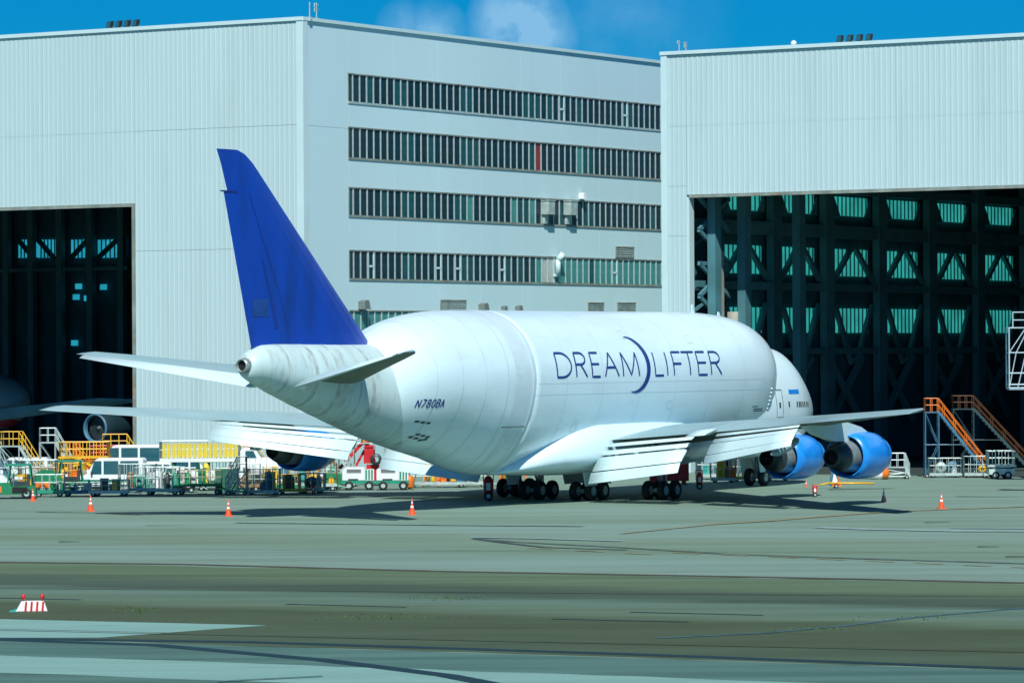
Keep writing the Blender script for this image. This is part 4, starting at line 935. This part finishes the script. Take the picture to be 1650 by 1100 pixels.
def van(px, py, label, l=4.6, h=1.95, rz=0, stripe=None, m=CARW, cat='van'):
    """side profile runs along x, nose at -x"""
    t = thing('parked_van', label, cat, G(px, py), rz); w = .88; k = l/4.6
    P = [(-2.3*k, .35), (-2.3*k, .85), (-2.15*k, 1.0), (-1.35*k, 1.12), (-.75*k, h-.12), (-.5*k, h), (2.1*k, h), (2.25*k, h-.12), (2.3*k, .9), (2.3*k, .35)]
    b = MB(); b.prism(P, -w, w); body = b.done('body', m, t)
    bpy_mod = body.modifiers.new('bevel', 'BEVEL'); bpy_mod.width = .09; bpy_mod.segments = 3
    b = MB(); b.faces([(-1.27*k, -w+.12, 1.15), (-1.27*k, w-.12, 1.15), (-.78*k, w-.16, h-.18), (-.78*k, -w+.16, h-.18)], [(0, 1, 2, 3)]); b.bm.verts.ensure_lookup_table()
    for v in b.bm.verts: v.co.x -= .04; v.co.z += .03
    b.done('windscreen', CARGL, t)
    for s in (-1, 1):
        y = s*(w+.012)
        for x0, x1 in ((-1.05, -.35), (-.22, .7), (.82, 1.95)):
            b = MB(); x0 *= k; x1 *= k; sl = .28 if x0 < -.5 else 0; b.faces([(x0, y, 1.17), (x1, y, 1.17), (x1, y, h-.2), (x0+sl, y, h-.2)], [(0, 1, 2, 3)]); b.done('window', CARGL, t)
        if stripe: b = MB(); b.faces([(-2.2*k, y, .62), (2.25*k, y, .62), (2.25*k, y, .82), (-2.2*k, y, .82)], [(0, 1, 2, 3)]); b.done('stripe', stripe, t)
        b = MB(); b.box(-2.33*k, -2.27*k, s*.55-.15, s*.55+.15, .7, .85); b.done('headlight', GALV, t)
        b = MB(); b.box(-1.0*k, -.9*k, min(y, y+s*.2), max(y, y+s*.2), 1.15, 1.35); b.done('mirror', NOZD, t)
    b = MB(); b.box(-2.38*k, -2.25*k, -w+.05, w-.05, .35, .6); b.done('bumper', NOZD, t)
    add_wheels(t, [(-1.5*k, -w+.05), (-1.5*k, w-.05), (1.5*k, -w+.05), (1.5*k, w-.05)], .34, .12); return t
def tug(px, py, label, rz=0, canopy=GREEN2, hood=CARW):
    t = thing('tow_tractor', label, 'tow tractor', G(px, py), rz)
    b = MB(); b.prism([(-1.9, .3), (-1.9, 1.0), (-1.7, 1.1), (.1, 1.1), (.1, .85), (1.6, .85), (1.75, .7), (1.75, .3)], -.85, .85); b.done('chassis', GREEN, t)
    b = MB(); b.prism([(-1.85, 1.1), (-1.8, 1.35), (-1.3, 1.62), (-.5, 1.62), (-.1, 1.3), (0, 1.1)], -.75, .75); b.done('hood', hood, t)
    b = MB(); b.box(-1.9, -.5, -.88, -.86, .45, .85); b.done('side_panel', ORANGE, t)
    b = MB(); b.box(.3, 1.3, -.6, .6, .86, 1.15); b.box(1.15, 1.3, -.6, .6, 1.15, 1.6); b.done('seat', NOZD, t)
    b = MB(); b.box(.2, 1.2, -.88, -.855, .4, .8); b.done('grille', BLACK, t)
    b = MB()
    for y in (-.75, .75): b.tube((-.1, y, 1.1), (.05, y, 2.2), .05); b.tube((1.5, y, .85), (1.35, y, 2.2), .05)
    b.box(-.25, 1.5, -.85, .85, 2.2, 2.3); b.done('canopy', canopy, t)
    b = MB(); b.tube((0, 0, 1.15), (.25, 0, 1.45), .03); b.lathe([(-.02, .18), (.02, .18)], 14, 'X', (.27, 0, 1.47)); b.done('steering_wheel', NOZD, t)
    add_wheels(t, [(-1.3, -.75), (-1.3, .75), (1.15, -.75), (1.15, .75)], .36, .13); return t

tug(16, 803, 'green tow tractor with white hood, orange side panel and canopy at the left edge', R(4))
tug(98, 795, 'green open tow tractor behind the second small cart from the left', R(10), hood=GREEN)
stand(34, 788, 'grey and yellow step stand behind the green tow tractor', 3.1, 1.4, 1.2, YELLOW, GALV, R(-6), 1.9)
stand(-6, 788, 'tall blue grey step stand cut by the left edge', 2.85, 1.8, 1.2, GALV, BLUEB, 0, 1.2)
stand(90, 786, 'tall grey step stand with a white head rail', 3.3, 1.1, 1.2, GALV, GALV, R(3), 1.8)
# yellow scissor platform
def scissor(px, py, label, l=3.8, h=2.2, rz=0, m=YELLOW, railm=YELLOW):
    t = thing('lift_platform', label, 'lift platform', G(px, py), rz)
    b = MB(); b.box(-l/2, l/2, -.9, .9, .35, .75); b.done('chassis', m, t)
    b = MB(); n = 2; hz = (h-.75)/n
    for k in range(n):
        for y in (-.7, .7):
            for q in (-1, 1): b = MB(); b.beam((q*(-l/2+.3), y+q*.05, .75+k*hz), (q*(l/2-.3), y+q*.05, .75+(k+1)*hz), .08, .14); b.done('scissor_arm', m, t)
    b = MB(); b.box(-l/2-.1, l/2+.1, -.95, .95, h, h+.14); b.done('platform', m, t)
    b = MB(); rail(b, [(-l/2, -.9), (l/2, -.9), (l/2, .9), (-l/2, .9), (-l/2, -.9)], h+.14, h+1.15, .035, True, .5); b.done('railing', railm, t)
    add_wheels(t, [(-l/2+.5, -.8), (-l/2+.5, .8), (l/2-.5, -.8), (l/2-.5, .8)], .3, .1); return t
scissor(137, 786, 'yellow lift platform raised behind the white vans', 3.4, 2.15)
scissor(62, 790, 'low yellow lift platform between the two step stands', 2.6, 1.0, m=YELLOW, railm=GALV)
scissor(178, 780, 'orange and red lift platform, farthest left of the hangar door edge', 2.8, 1.7, m=ORANGE, railm=RED)
van(176, 790, 'white van with dark side windows parked in front of a taller white minibus', 5.2, 2.3, R(-3), stripe=GREEN2)
van(205, 783, 'taller white minibus parked behind the white van', 6.0, 3.0, R(-3), cat='minibus')
van(135, 787, 'small white car with green sill left of the white vans', 3.2, 1.35, R(2), stripe=GREEN, cat='car')
van(258, 786, 'white van mostly hidden behind cage carts right of the minibus', 4.4, 1.9, R(180), stripe=GREEN2)
cart(80, 800, 'small green cart with grey bins, first cart right of the green tow tractor', 2.0, 1.1, 1.5, load=(GALV, GREEN, GREEN), rz=R(4))
cart(134, 799, 'flat cart with blue grey cabinets in front of the small white car', 2.6, 1.2, .9, .4, deckm=BLUEB, load=(BLUEB, GALV, GREEN), rz=R(2))
cart(176, 799, 'grey railed cart with green box loads in front of the white van', 2.7, 1.2, 1.1, .4, deckm=GALV, load=(GREEN, BLUEB, YELLOW, NOZD), rz=R(1))
cart(222, 797, 'tall grey cage cart in front of the minibus', 2.5, 1.2, 2.1, .5, deckm=GALV, load=(GALV, GREEN2, CARW, WOOD), rz=R(-2))
cart(262, 797, 'grey cage cart with dark drums, second left of the green crate cart', 2.3, 1.2, 1.9, .45, deckm=GALV, load=(NOZD, CARW, GREEN2, GALV), rz=R(3))
cart(322, 796, 'green cart with pale wooden rails and green loads', 3.0, 1.3, 1.65, .75, deckm=GREEN, railm=mat('pale timber rail', (.42, .36, .22), .6), load=(GREEN, GREEN, CARW, GREEN), rz=R(1))
cart(366, 795, 'solid green sided trolley under the white truck cab', 1.5, 1.2, 1.75, .35, deckm=GREEN2, load=(WOOD, GREEN), solid=mat('dull green sheet', (.03, .13, .09), .5), rz=R(1))
cart(425, 796, 'grey shelf cart with dark blue cabinets and yellow bottles', 2.2, 1.2, 1.75, .3, deckm=GALV, load=(BLUEB, BLUEB, YELLOW, YELLOW), rz=R(-1))
cart(470, 795, 'yellow framed cart of tangled hoses under the far engine', 1.9, 1.2, 1.3, .35, deckm=YELLOW, railm=YELLOW, load=(GREEN2, LEMON, NOZD), rz=R(5))
cart(503, 794, 'grey cart with cable reels right of the yellow framed cart', 1.7, 1.2, 1.35, .35, deckm=GALV, load=(GALV, BLUEB, GREEN), rz=R(-4))
cart(536, 789, 'green tub cart left of the white generators', 1.4, 1.2, 1.2, .35, deckm=GREEN, railm=GREEN, load=(GREEN, GREEN), solid=GREEN, rz=R(2))
cart(705, 785, 'long low cart with orange and dark boxes right of the generators', 4.0, 1.2, 1.25, .4, deckm=GALV, load=(ORANGE, ORANGE, NOZD, YELLOW, BLUEB, YELLOW), rz=0, gap=1.0)
cart(760, 784, 'low cart with blue grey and yellow boxes under the rear belly', 2.2, 1.2, 1.2, .4, deckm=GALV, load=(BLUEB, YELLOW, ORANGE), rz=0, gap=1.0)
# long truck with a railed yellow platform
tr = thing('platform_truck', 'long flatbed truck with white cab carrying a yellow railed platform', 'truck', G(342, 789), R(1))
b = MB(); b.box(-3.6, 1.9, -1.1, 1.1, 2.0, 2.25); b.done('bed', CARW, tr)
b = MB(); b.box(-3.4, 3.2, -.5, .5, .55, .85); b.done('chassis', NOZD, tr)
for x in (-3.0, -.6, 1.6):
    for y in (-.9, .9): b = MB(); b.beam((x, y, .8), (x+.4, y, 2.0), .1, .14); b.done('support', GREEN, tr)
b = MB(); rail(b, [(-3.6, -1.05), (1.9, -1.05), (1.9, 1.05), (-3.6, 1.05), (-3.6, -1.05)], 2.25, 3.45, .035, True, .3); b.done('railing', GALV, tr)
b = MB(); b.box(0, .2, 0, .04, 2.3, 3.28); gb = b.done('guard_board', LEMON, tr, (-3.4, -1.14, 0))
for k in range(15):
    x = -3.4+k*.36
    if k: share(gb, tr, (x, -1.14, 0))
    share(gb, tr, (x, 1.10, 0))
b = MB(); b.prism([(2.0, .6), (2.0, 2.75), (2.25, 2.95), (3.05, 2.95), (3.65, 2.0), (4.5, 1.85), (4.6, 1.6), (4.6, .6)], -1.0, 1.0); cb = b.done('cab', CARW, tr); mo = cb.modifiers.new('bevel', 'BEVEL'); mo.width = .08; mo.segments = 2
for s in (-1, 1):
    b = MB(); y = s*1.015; b.faces([(2.35, y, 2.0), (3.3, y, 2.0), (2.95, y, 2.75), (2.4, y, 2.75)], [(0, 1, 2, 3)]); b.done('window', CARGL, tr)
    b = MB(); y = s*1.016; b.faces([(2.2, y, 1.05), (3.2, y, 1.05), (3.2, y, 1.6), (2.2, y, 1.6)], [(0, 1, 2, 3)]); b.done('side_panel', TARP, tr)
b = MB(); b.faces([(3.72, -.85, 2.03), (3.72, .85, 2.03), (3.16, .85, 2.88), (3.16, -.85, 2.88)], [(0, 1, 2, 3)]); b.done('windscreen', CARGL, tr)
b = MB(); b.tube((2.6, 0, 2.95), (2.6, 0, 3.1), .1, 8); b.done('beacon', ORANGE, tr)
add_wheels(tr, [(-2.6, -.95), (-2.6, .95), (-1.6, -.95), (-1.6, .95), (3.6, -.9), (3.6, .9)], .45, .16)
# second, plain white tank body behind the far engine
t = thing('tank_trailer', 'ribbed white curved trailer just right of the platform truck cab', 'trailer', G(440, 789), 0)
b = MB(); b.lathe([(-1.9, .02), (-1.85, .75), (1.85, .75), (1.9, .02)], 24, 'X', (0, 0, 1.55)); b.done('tank', CARW, t)
for k in range(9): b = MB(); b.lathe([(-.03, .76), (-.03, .80), (.03, .80), (.03, .76)], 24, 'X', (-1.6+k*.4, 0, 1.55)); b.done('hoop', GALV, t)
b = MB(); b.box(-1.8, 1.8, -.6, .6, .5, .8); b.done('chassis', NOZD, t); add_wheels(t, [(-1.2, -.6), (-1.2, .6), (1.2, -.6), (1.2, .6)], .35, .1)
stand(383, 797, 'small grey ladder stand leaning beside the blue cabinet cart', 1.6, .6, .8, GALV, GALV, R(180), .8)
generator(575, 789, 'white generator on green wheeled chassis, left one of two', R(2)); generator(630, 789, 'white generator on green wheeled chassis, right one of two', R(2))
# red tower stand
t = thing('work_tower', 'red work tower with sloping boom and grey cage behind the white generators', 'work tower', G(582, 782), 0)
b = MB(); b.beam((-2.4, 0, .3), (.3, 0, 3.3), .2, .25); b.beam((.3, 0, 3.3), (1.5, 0, .4), .2, .25); b.beam((-1.0, .5, .3), (.6, .5, 3.2), .15, .18); b.done('boom', RED, t)
b = MB(); b.prism([(-2.5, .2), (-1.5, .2), (-1.95, 1.3)], -.5, .5); b.done('foot', RED, t)
b = MB(); b.box(.2, 1.0, -.4, .4, 1.6, 2.9); b.box(.4, 1.5, -.6, .6, .3, 1.5); b.done('winch_house', RED, t)
b = MB(); b.lathe([(0, .3), (.5, .35), (.9, .15), (1.0, .01)], 14, 'Z', (.35, -.3, 3.1)); b.done('canvas_cover', ORANGE, t)
b = MB()
for x in (-.5, 1.7):
    for y in (-.7, .7): b.tube((x, y, .1), (x, y, 3.5), .045)
rail(b, [(-.5, -.7), (1.7, -.7), (1.7, .7), (-.5, .7), (-.5, -.7)], 2.6, 3.5, .035, True, .7); b.done('cage', GALV, t)
b = MB(); b.lathe([(-.1, .2), (-.1, .42), (.1, .42), (.1, .2)], 16, 'Y', (1.1, -.8, 1.9)); b.done('hose_reel', NOZD, t)
b = MB(); b.lathe([(0, .3), (.5, .35), (.8, .12), (.82, .01)], 12, 'Z', (-2.0, -.7, .6)); b.done('gas_bottle', GREEN2, t)
add_wheels(t, [(-2.0, -.5), (1.4, -.5), (1.4, .5)], .2, .08)
stand(512, 782, 'orange frame stand with pale panels under the far wing', 2.3, 1.2, 1.0, ORANGE, YELLOW, R(180), 1.2)
stand(470, 783, 'yellow frame stand behind the far engine', 2.2, 1.5, 1.0, LEMON, YELLOW, 0, 1.0)
# orange heater and posts by the generators
t = thing('heater_unit', 'upright orange heater standing right of the white generators', 'heater', G(660, 789), 0)
b = MB(); b.lathe([(.2, .24), (.35, .28), (.9, .28), (1.0, .15), (1.05, .01)], 12, 'Z'); b.done('body', ORANGE, t); b = MB(); b.tube((0, 0, 0), (0, 0, .25), .12); b.tube((.2, 0, .05), (.45, -.1, 1.1), .04); b.done('stand', WOOD, t)
for i, (px, lab) in enumerate(((690, 'orange frame trestle behind the long low cart'), (812, 'orange tail support jack behind the main wheels, left one of two'), (838, 'orange tail support jack behind the main wheels, right one of two'))):
    t = thing('support_jack', lab, 'jack', G(px, 783), 0, 'orange jacks beyond the aircraft')
    b = MB(); 
    for a in range(3): q = 2.1*a; b.beam((math.cos(q)*.8, math.sin(q)*.8, .05), (0, 0, 1.35), .1, .12)
    b.done('leg', ORANGE, t); b = MB(); b.tube((0, 0, .3), (0, 0, 1.7), .14, 10); b.tube((0, 0, 1.7), (0, 0, 1.95), .2, 10); b.done('ram', YELLOW, t)
# back row of clutter
van(300, 782, 'white high roofed van behind the yellow railed platform truck', 5.0, 2.2, R(180))
van(30, 780, 'white van standing behind the step stands at the far left', 4.6, 2.0, R(0), stripe=GREEN2)
stand(205, 777, 'yellow step stand behind the taller white minibus', 2.6, 1.8, 1.1, YELLOW, YELLOW, R(5), 1.6)
stand(122, 783, 'orange step stand right of the tall grey step stand', 2.2, 1.0, 1.1, ORANGE, YELLOW, R(-4), 1.5)
stand(415, 786, 'grey and yellow step stand behind the blue cabinet cart', 2.0, 1.2, 1.0, YELLOW, GALV, R(3), 1.3)
stand(545, 783, 'grey step stand left of the red work tower', 2.4, 1.1, 1.0, GALV, GALV, R(-4), 1.4)
cart(112, 789, 'orange railed cart behind the flat cart of blue grey cabinets', 2.2, 1.2, 1.9, .9, deckm=ORANGE, railm=YELLOW, load=(ORANGE, YELLOW, WOOD), rz=R(-3))
cart(62, 793, 'green and timber box cart behind the first small green cart', 1.8, 1.1, 1.7, .5, deckm=GREEN, railm=WOOD, load=(GREEN, WOOD, GREEN2, YELLOW), rz=R(6))
cart(244, 792, 'cart with round teal drums behind the grey cage cart', 2.2, 1.2, 1.7, .5, deckm=GREEN2, load=(TARP, TARP, GREEN2, CARW), rz=R(-5))
cart(292, 793, 'cart with white sacks and green bottles left of the timber railed cart', 2.0, 1.2, 1.7, .8, deckm=GALV, load=(CARW, GREEN, CARW, NOZD), rz=R(4))
cart(346, 790, 'bright green open cart behind the solid green sided trolley', 2.3, 1.2, 2.0, .6, deckm=GREEN, railm=GREEN, load=(GREEN, LEMON, GREEN, CARW), rz=R(-4))
cart(396, 791, 'brown timber crate cart behind the blue cabinet cart', 2.0, 1.2, 1.9, .5, deckm=WOOD, railm=GALV, load=(WOOD, GREEN2, WOOD), rz=R(3))
cart(452, 790, 'yellow and green bottle cart behind the yellow framed cart', 2.4, 1.2, 1.7, .4, deckm=GREEN, railm=LEMON, load=(YELLOW, LEMON, GREEN, CARW, BLUEB), rz=R(2))
cart(492, 789, 'pale railed cart with teal tarpaulin loads behind the reel cart', 2.2, 1.2, 1.8, .5, deckm=GALV, railm=GALV, load=(TARP, WOOD, YELLOW, TARP), rz=R(-3))
cart(524, 790, 'timber railed cart with pale sacks left of the green tub cart', 1.6, 1.2, 1.9, .5, deckm=GALV, railm=WOOD, load=(CARW, YELLOW, WOOD), rz=R(5))
cart(728, 779, 'orange railed cart behind the long low cart', 2.6, 1.2, 1.5, .4, deckm=ORANGE, railm=ORANGE, load=(ORANGE, YELLOW, ORANGE), rz=0)
cart(1140, 772, 'narrow cart with brown loads behind the yellow and red bottle cart', 1.6, 1.1, 1.8, .4, deckm=GALV, railm=GALV, load=(WOOD, TARP, NOZD), rz=0)
# red wheeled extinguishers
def extinguisher(px, py, label, s=1.0):
    t = thing('fire_extinguisher', label, 'fire extinguisher', G(px, py), 0, 'wheeled fire extinguishers round the aircraft')
    b = MB(); b.lathe([(.18*s, .16*s), (.25*s, .22*s), (1.0*s, .22*s), (1.15*s, .12*s), (1.2*s, .01)], 14, 'Z', (0, 0, 0)); b.done('cylinder', RED, t)
    b = MB(); b.path([(-.2*s, .1*s, .3*s), (-.25*s, .28*s, 1.3*s), (.25*s, .28*s, 1.3*s), (.2*s, .1*s, .3*s)], .025*s); b.done('handle', RED, t)
    b = MB(); b.box(-.1*s, .1*s, -.25*s, -.22*s, .5*s, .85*s); b.done('label_plate', CONEW, t)
    add_wheels(t, [(0, -.28*s), (0, .28*s)], .22*s, .05*s)
extinguisher(787, 806, 'large red wheeled extinguisher left of the main wheels', 1.35); extinguisher(1127, 788, 'red wheeled extinguisher right of the main wheels under the near wing', 1.0)
extinguisher(1313, 800, 'small red extinguisher standing in the open below the near inboard engine', .65); extinguisher(505, 796, 'small red extinguisher in front of the reel cart', .5)
b = MB(); b.box(-1.4, 1.4, -.6, .6, .25, 1.6); b.box(-1.45, 1.45, -.65, .65, 1.6, 1.68); b.box(-1.3, 1.3, -.63, -.605, .4, 1.5); b.box(-1.2, -.9, -.5, .5, 0, .25); b.box(.9, 1.2, -.5, .5, 0, .25)
p = G(1078, 780); tag(b.done('steel_chest', RED, None, p, 0), 'long red equipment chest seen behind the near main wheels', 'chest')
# things beneath the near wing
cart(1165, 777, 'cart with yellow and red bottles beneath the near wing', 1.8, 1.1, 1.6, .35, deckm=GALV, load=(YELLOW, ORANGE, TARP, YELLOW), rz=0)
cart(1195, 775, 'cart with yellow crates by the nose wheel', 1.4, 1.1, 1.75, .35, deckm=YELLOW, railm=GALV, load=(YELLOW, NOZD, GREEN2), rz=0)
cart(1252, 774, 'grey cart behind the near inboard engine nozzle', 1.8, 1.1, 1.4, .35, deckm=GALV, load=(RED, NOZD, GALV), rz=0)
stand(1458, 771, 'low pale trestle table inside the hangar doorway', .9, 2.2, 1.0, GALV, GALV, 0, .3)
# tow bar
t = thing('tow_bar', 'yellow and orange tow bar lying on the apron below the near outboard engine', 'tow bar', G(1335, 786), R(4))
b = MB(); b.tube((0, 0, .35), (3.2, 0, .3), .07, 8); b.tube((0, 0, .35), (-.7, 0, .2), .06, 8); b.done('bar', YELLOW, t); b = MB(); b.box(.2, .9, -.3, .3, .12, .25); b.tube((.6, 0, .2), (.75, 0, .8), .05); b.done('hitch', ORANGE, t); add_wheels(t, [(.5, -.3), (.5, .3)], .16, .05)
t = thing('folding_sign', 'blue and white striped folded sign standing by the tow bar', 'sign', G(1346, 782), R(10))
b = MB(); b.prism([(-.45, 0), (.35, 0), (-.1, 1.25), (-.25, 1.25)], -.05, .05); b.done('panel', BLUEB, t); b = MB(); b.prism([(-.25, .2), (.2, .2), (-.1, .95)], -.07, -.055); b.done('stripe', CONEW, t)
t = thing('engine_cover', 'white and orange engine cover lying beside the near outboard engine', 'cover', G(1410, 772), 0)
b = MB(); b.lathe([(-.9, .02), (-.6, .35), (.3, .5), (.5, .45)], 16, 'X', (0, 0, .45)); b.done('cover', CONEW, t); b = MB(); b.lathe([(.5, .45), (.9, .42), (1.1, .02)], 16, 'X', (0, 0, .45)); b.done('end_cap', ORANGE, t)
# dock stairs in the right doorway
def G2(px, depth): return Vector(((px-825)/FPX*depth, depth, 0))
s1 = stand(1512, 769, 'orange railed dock stairs in the mouth of the right hangar', 4.9, 1.0, 1.1, ORANGE, BLUEB, 0, 3.7)
s2 = stand(1568, 759, 'dark dock stairs behind the orange railed ones', 4.9, 1.6, 1.2, mat('shade darkened rail paint', (.09, .035, .008), .6), mat('shade darkened frame steel', (.02, .06, .07), .6), 0, 4.4)  # rail and frame colours darkened to stand in for hangar shade
cart(1522, 769, 'grey railed cart below the orange dock stairs', 2.4, 1.2, 1.45, .35, deckm=GALV, railm=GALV, load=(GALV, GALV, BLUEB), rz=0)
cart(1572, 769, 'grey cart with a yellow pipe rack below the dock stairs', 1.8, 1.2, 1.6, .35, deckm=GALV, railm=GALV, load=(YELLOW, GALV), rz=0)
scissor(1612, 771, 'pale scissor table right of the dock stairs', 1.9, .9, m=GALV, railm=GALV)
# hanging access cage at the right edge
dq = 274; t = thing('access_cage', 'pale blue hanging access cage cut by the right edge', 'access cage', ((1626-825)/FPX*dq, dq, 0), 0)
z0 = zat(1640, 625, dq); z1 = zat(1640, 568, dq); z2 = zat(1640, 528, dq); z3 = zat(1640, 503, dq)
CG = mat('pale blue cage steel', (.35, .5, .56), .5)
b = MB()
for x in (0, 2.4):
    for y in (0, 1.6): b.tube((x, y, z0), (x, y, z2), .05)
for z in (z0, z0+.25, z1, z2, (z0+z1)/2-.2): b.path([(0, 0, z), (2.4, 0, z), (2.4, 1.6, z), (0, 1.6, z), (0, 0, z)], .05)
b.tube((.5, 0, z1), (0, 0, z0), .04); b.tube((.6, 0, z0), (1.2, 0, z1), .04); b.tube((0, 0, z1), (1.2, 0, z2), .04); b.tube((.5, .0, z1), (1.4, 0, z2), .04)
b.path([(.3, .2, z2), (.3, .2, z3), (2.4, .2, z3), (2.4, .2, z2)], .045); b.tube((.3, .2, (z2+z3)/2), (2.4, .2, (z2+z3)/2), .04); b.done('cage', CG, t)
b = MB(); b.box(0, 2.4, 0, 1.6, z0-.12, z0); b.done('floor', CG, t)
b = MB()
for x in (2.6, 3.6): b.beam((x, .8, 0), (x, .8, z3), .25, .25)
for k in range(8): b.tube((2.6, .8, k*1.5), (3.6, .8, k*1.5+1.5), .05)
b.beam((2.3, .8, z0+.1), (3.7, .8, z0+.1), .2, .2); b.done('mast', CG, t)

# ------------------------------------------------------------------ cones and the low barrier
def make_cone(p, label, m=CONEO, s=1.0, grp='traffic cones in front of the aircraft'):
    t = thing('traffic_cone', label, 'traffic cone', p, R(random.uniform(0, 40)), grp)
    b = MB(); b.box(-.24, .24, -.24, .24, 0, .04); b.lathe([(.04, .19), (.30, .135), (.43, .105)], 20, 'Z'); b.lathe([(.55, .08), (.68, .055)], 20, 'Z'); b.lathe([(.80, .035), (.97, .022), (.98, .001)], 20, 'Z'); b.done('cone', m, t)
    b = MB(); b.lathe([(.43, .107), (.55, .082)], 20, 'Z'); b.done('reflective_band', CONEW, t)
    b = MB(); b.lathe([(.68, .057), (.80, .037)], 20, 'Z'); b.done('reflective_band', CONEW, t)
    for k in [t]: k.scale = (s, s, s)
    return t
make_cone(G(146, 823), 'orange traffic cone in front of the parked carts, first large one from the left')
make_cone(G(368, 831), 'orange traffic cone below the far outboard flap')
make_cone(G(664, 829), 'orange traffic cone below the rear belly and registration')
make_cone(G(1517, 819), 'orange traffic cone right of the near wing tip')
make_cone(G(1424, 808), 'faded pale pink traffic cone behind the near wing tip', CONEP, .9)
make_cone(G(53, 807), 'red traffic cone just right of the green tow tractor', CONEO, .85)
make_cone(G(1299, 784), 'small orange cone far under the near inboard engine', CONEO, .5)
t = thing('plastic_barrier', 'low red and white striped barrier with two red lamps on the old asphalt', 'barrier', G(53, 984.5), R(8)); t.scale = (.85, .85, .95)
b = MB(); b.prism([(-.78, 0), (.66, 0), (.62, .1), (.50, .42), (-.50, .42), (-.70, .1)], -.28, .28); bd = b.done('body', CONEW, t); mo = bd.modifiers.new('bevel', 'BEVEL'); mo.width = .05; mo.segments = 3
b = MB(); b.prism([(-1.05, 0), (-.6, 0), (-.66, .13), (-1.0, .04)], -.2, .2); b.done('foot', TARP, t)
for k in range(4):
    x = -.38+k*.25; b = MB(); b.faces([(x, -.284, .02), (x+.10, -.284, .02), (x+.13, -.284, .41), (x+.04, -.284, .41)], [(0, 1, 2, 3)]); b.done('stripe', RED, t)
for x in (-.42, .42):
    b = MB(); b.tube((x, 0, .42), (x, 0, .52), .03); b.lathe([(.50, .02), (.50, .09), (.62, .10), (.68, .06), (.69, .005)], 14, 'Z', (x, 0, 0)); b.done('lamp', RED, t)
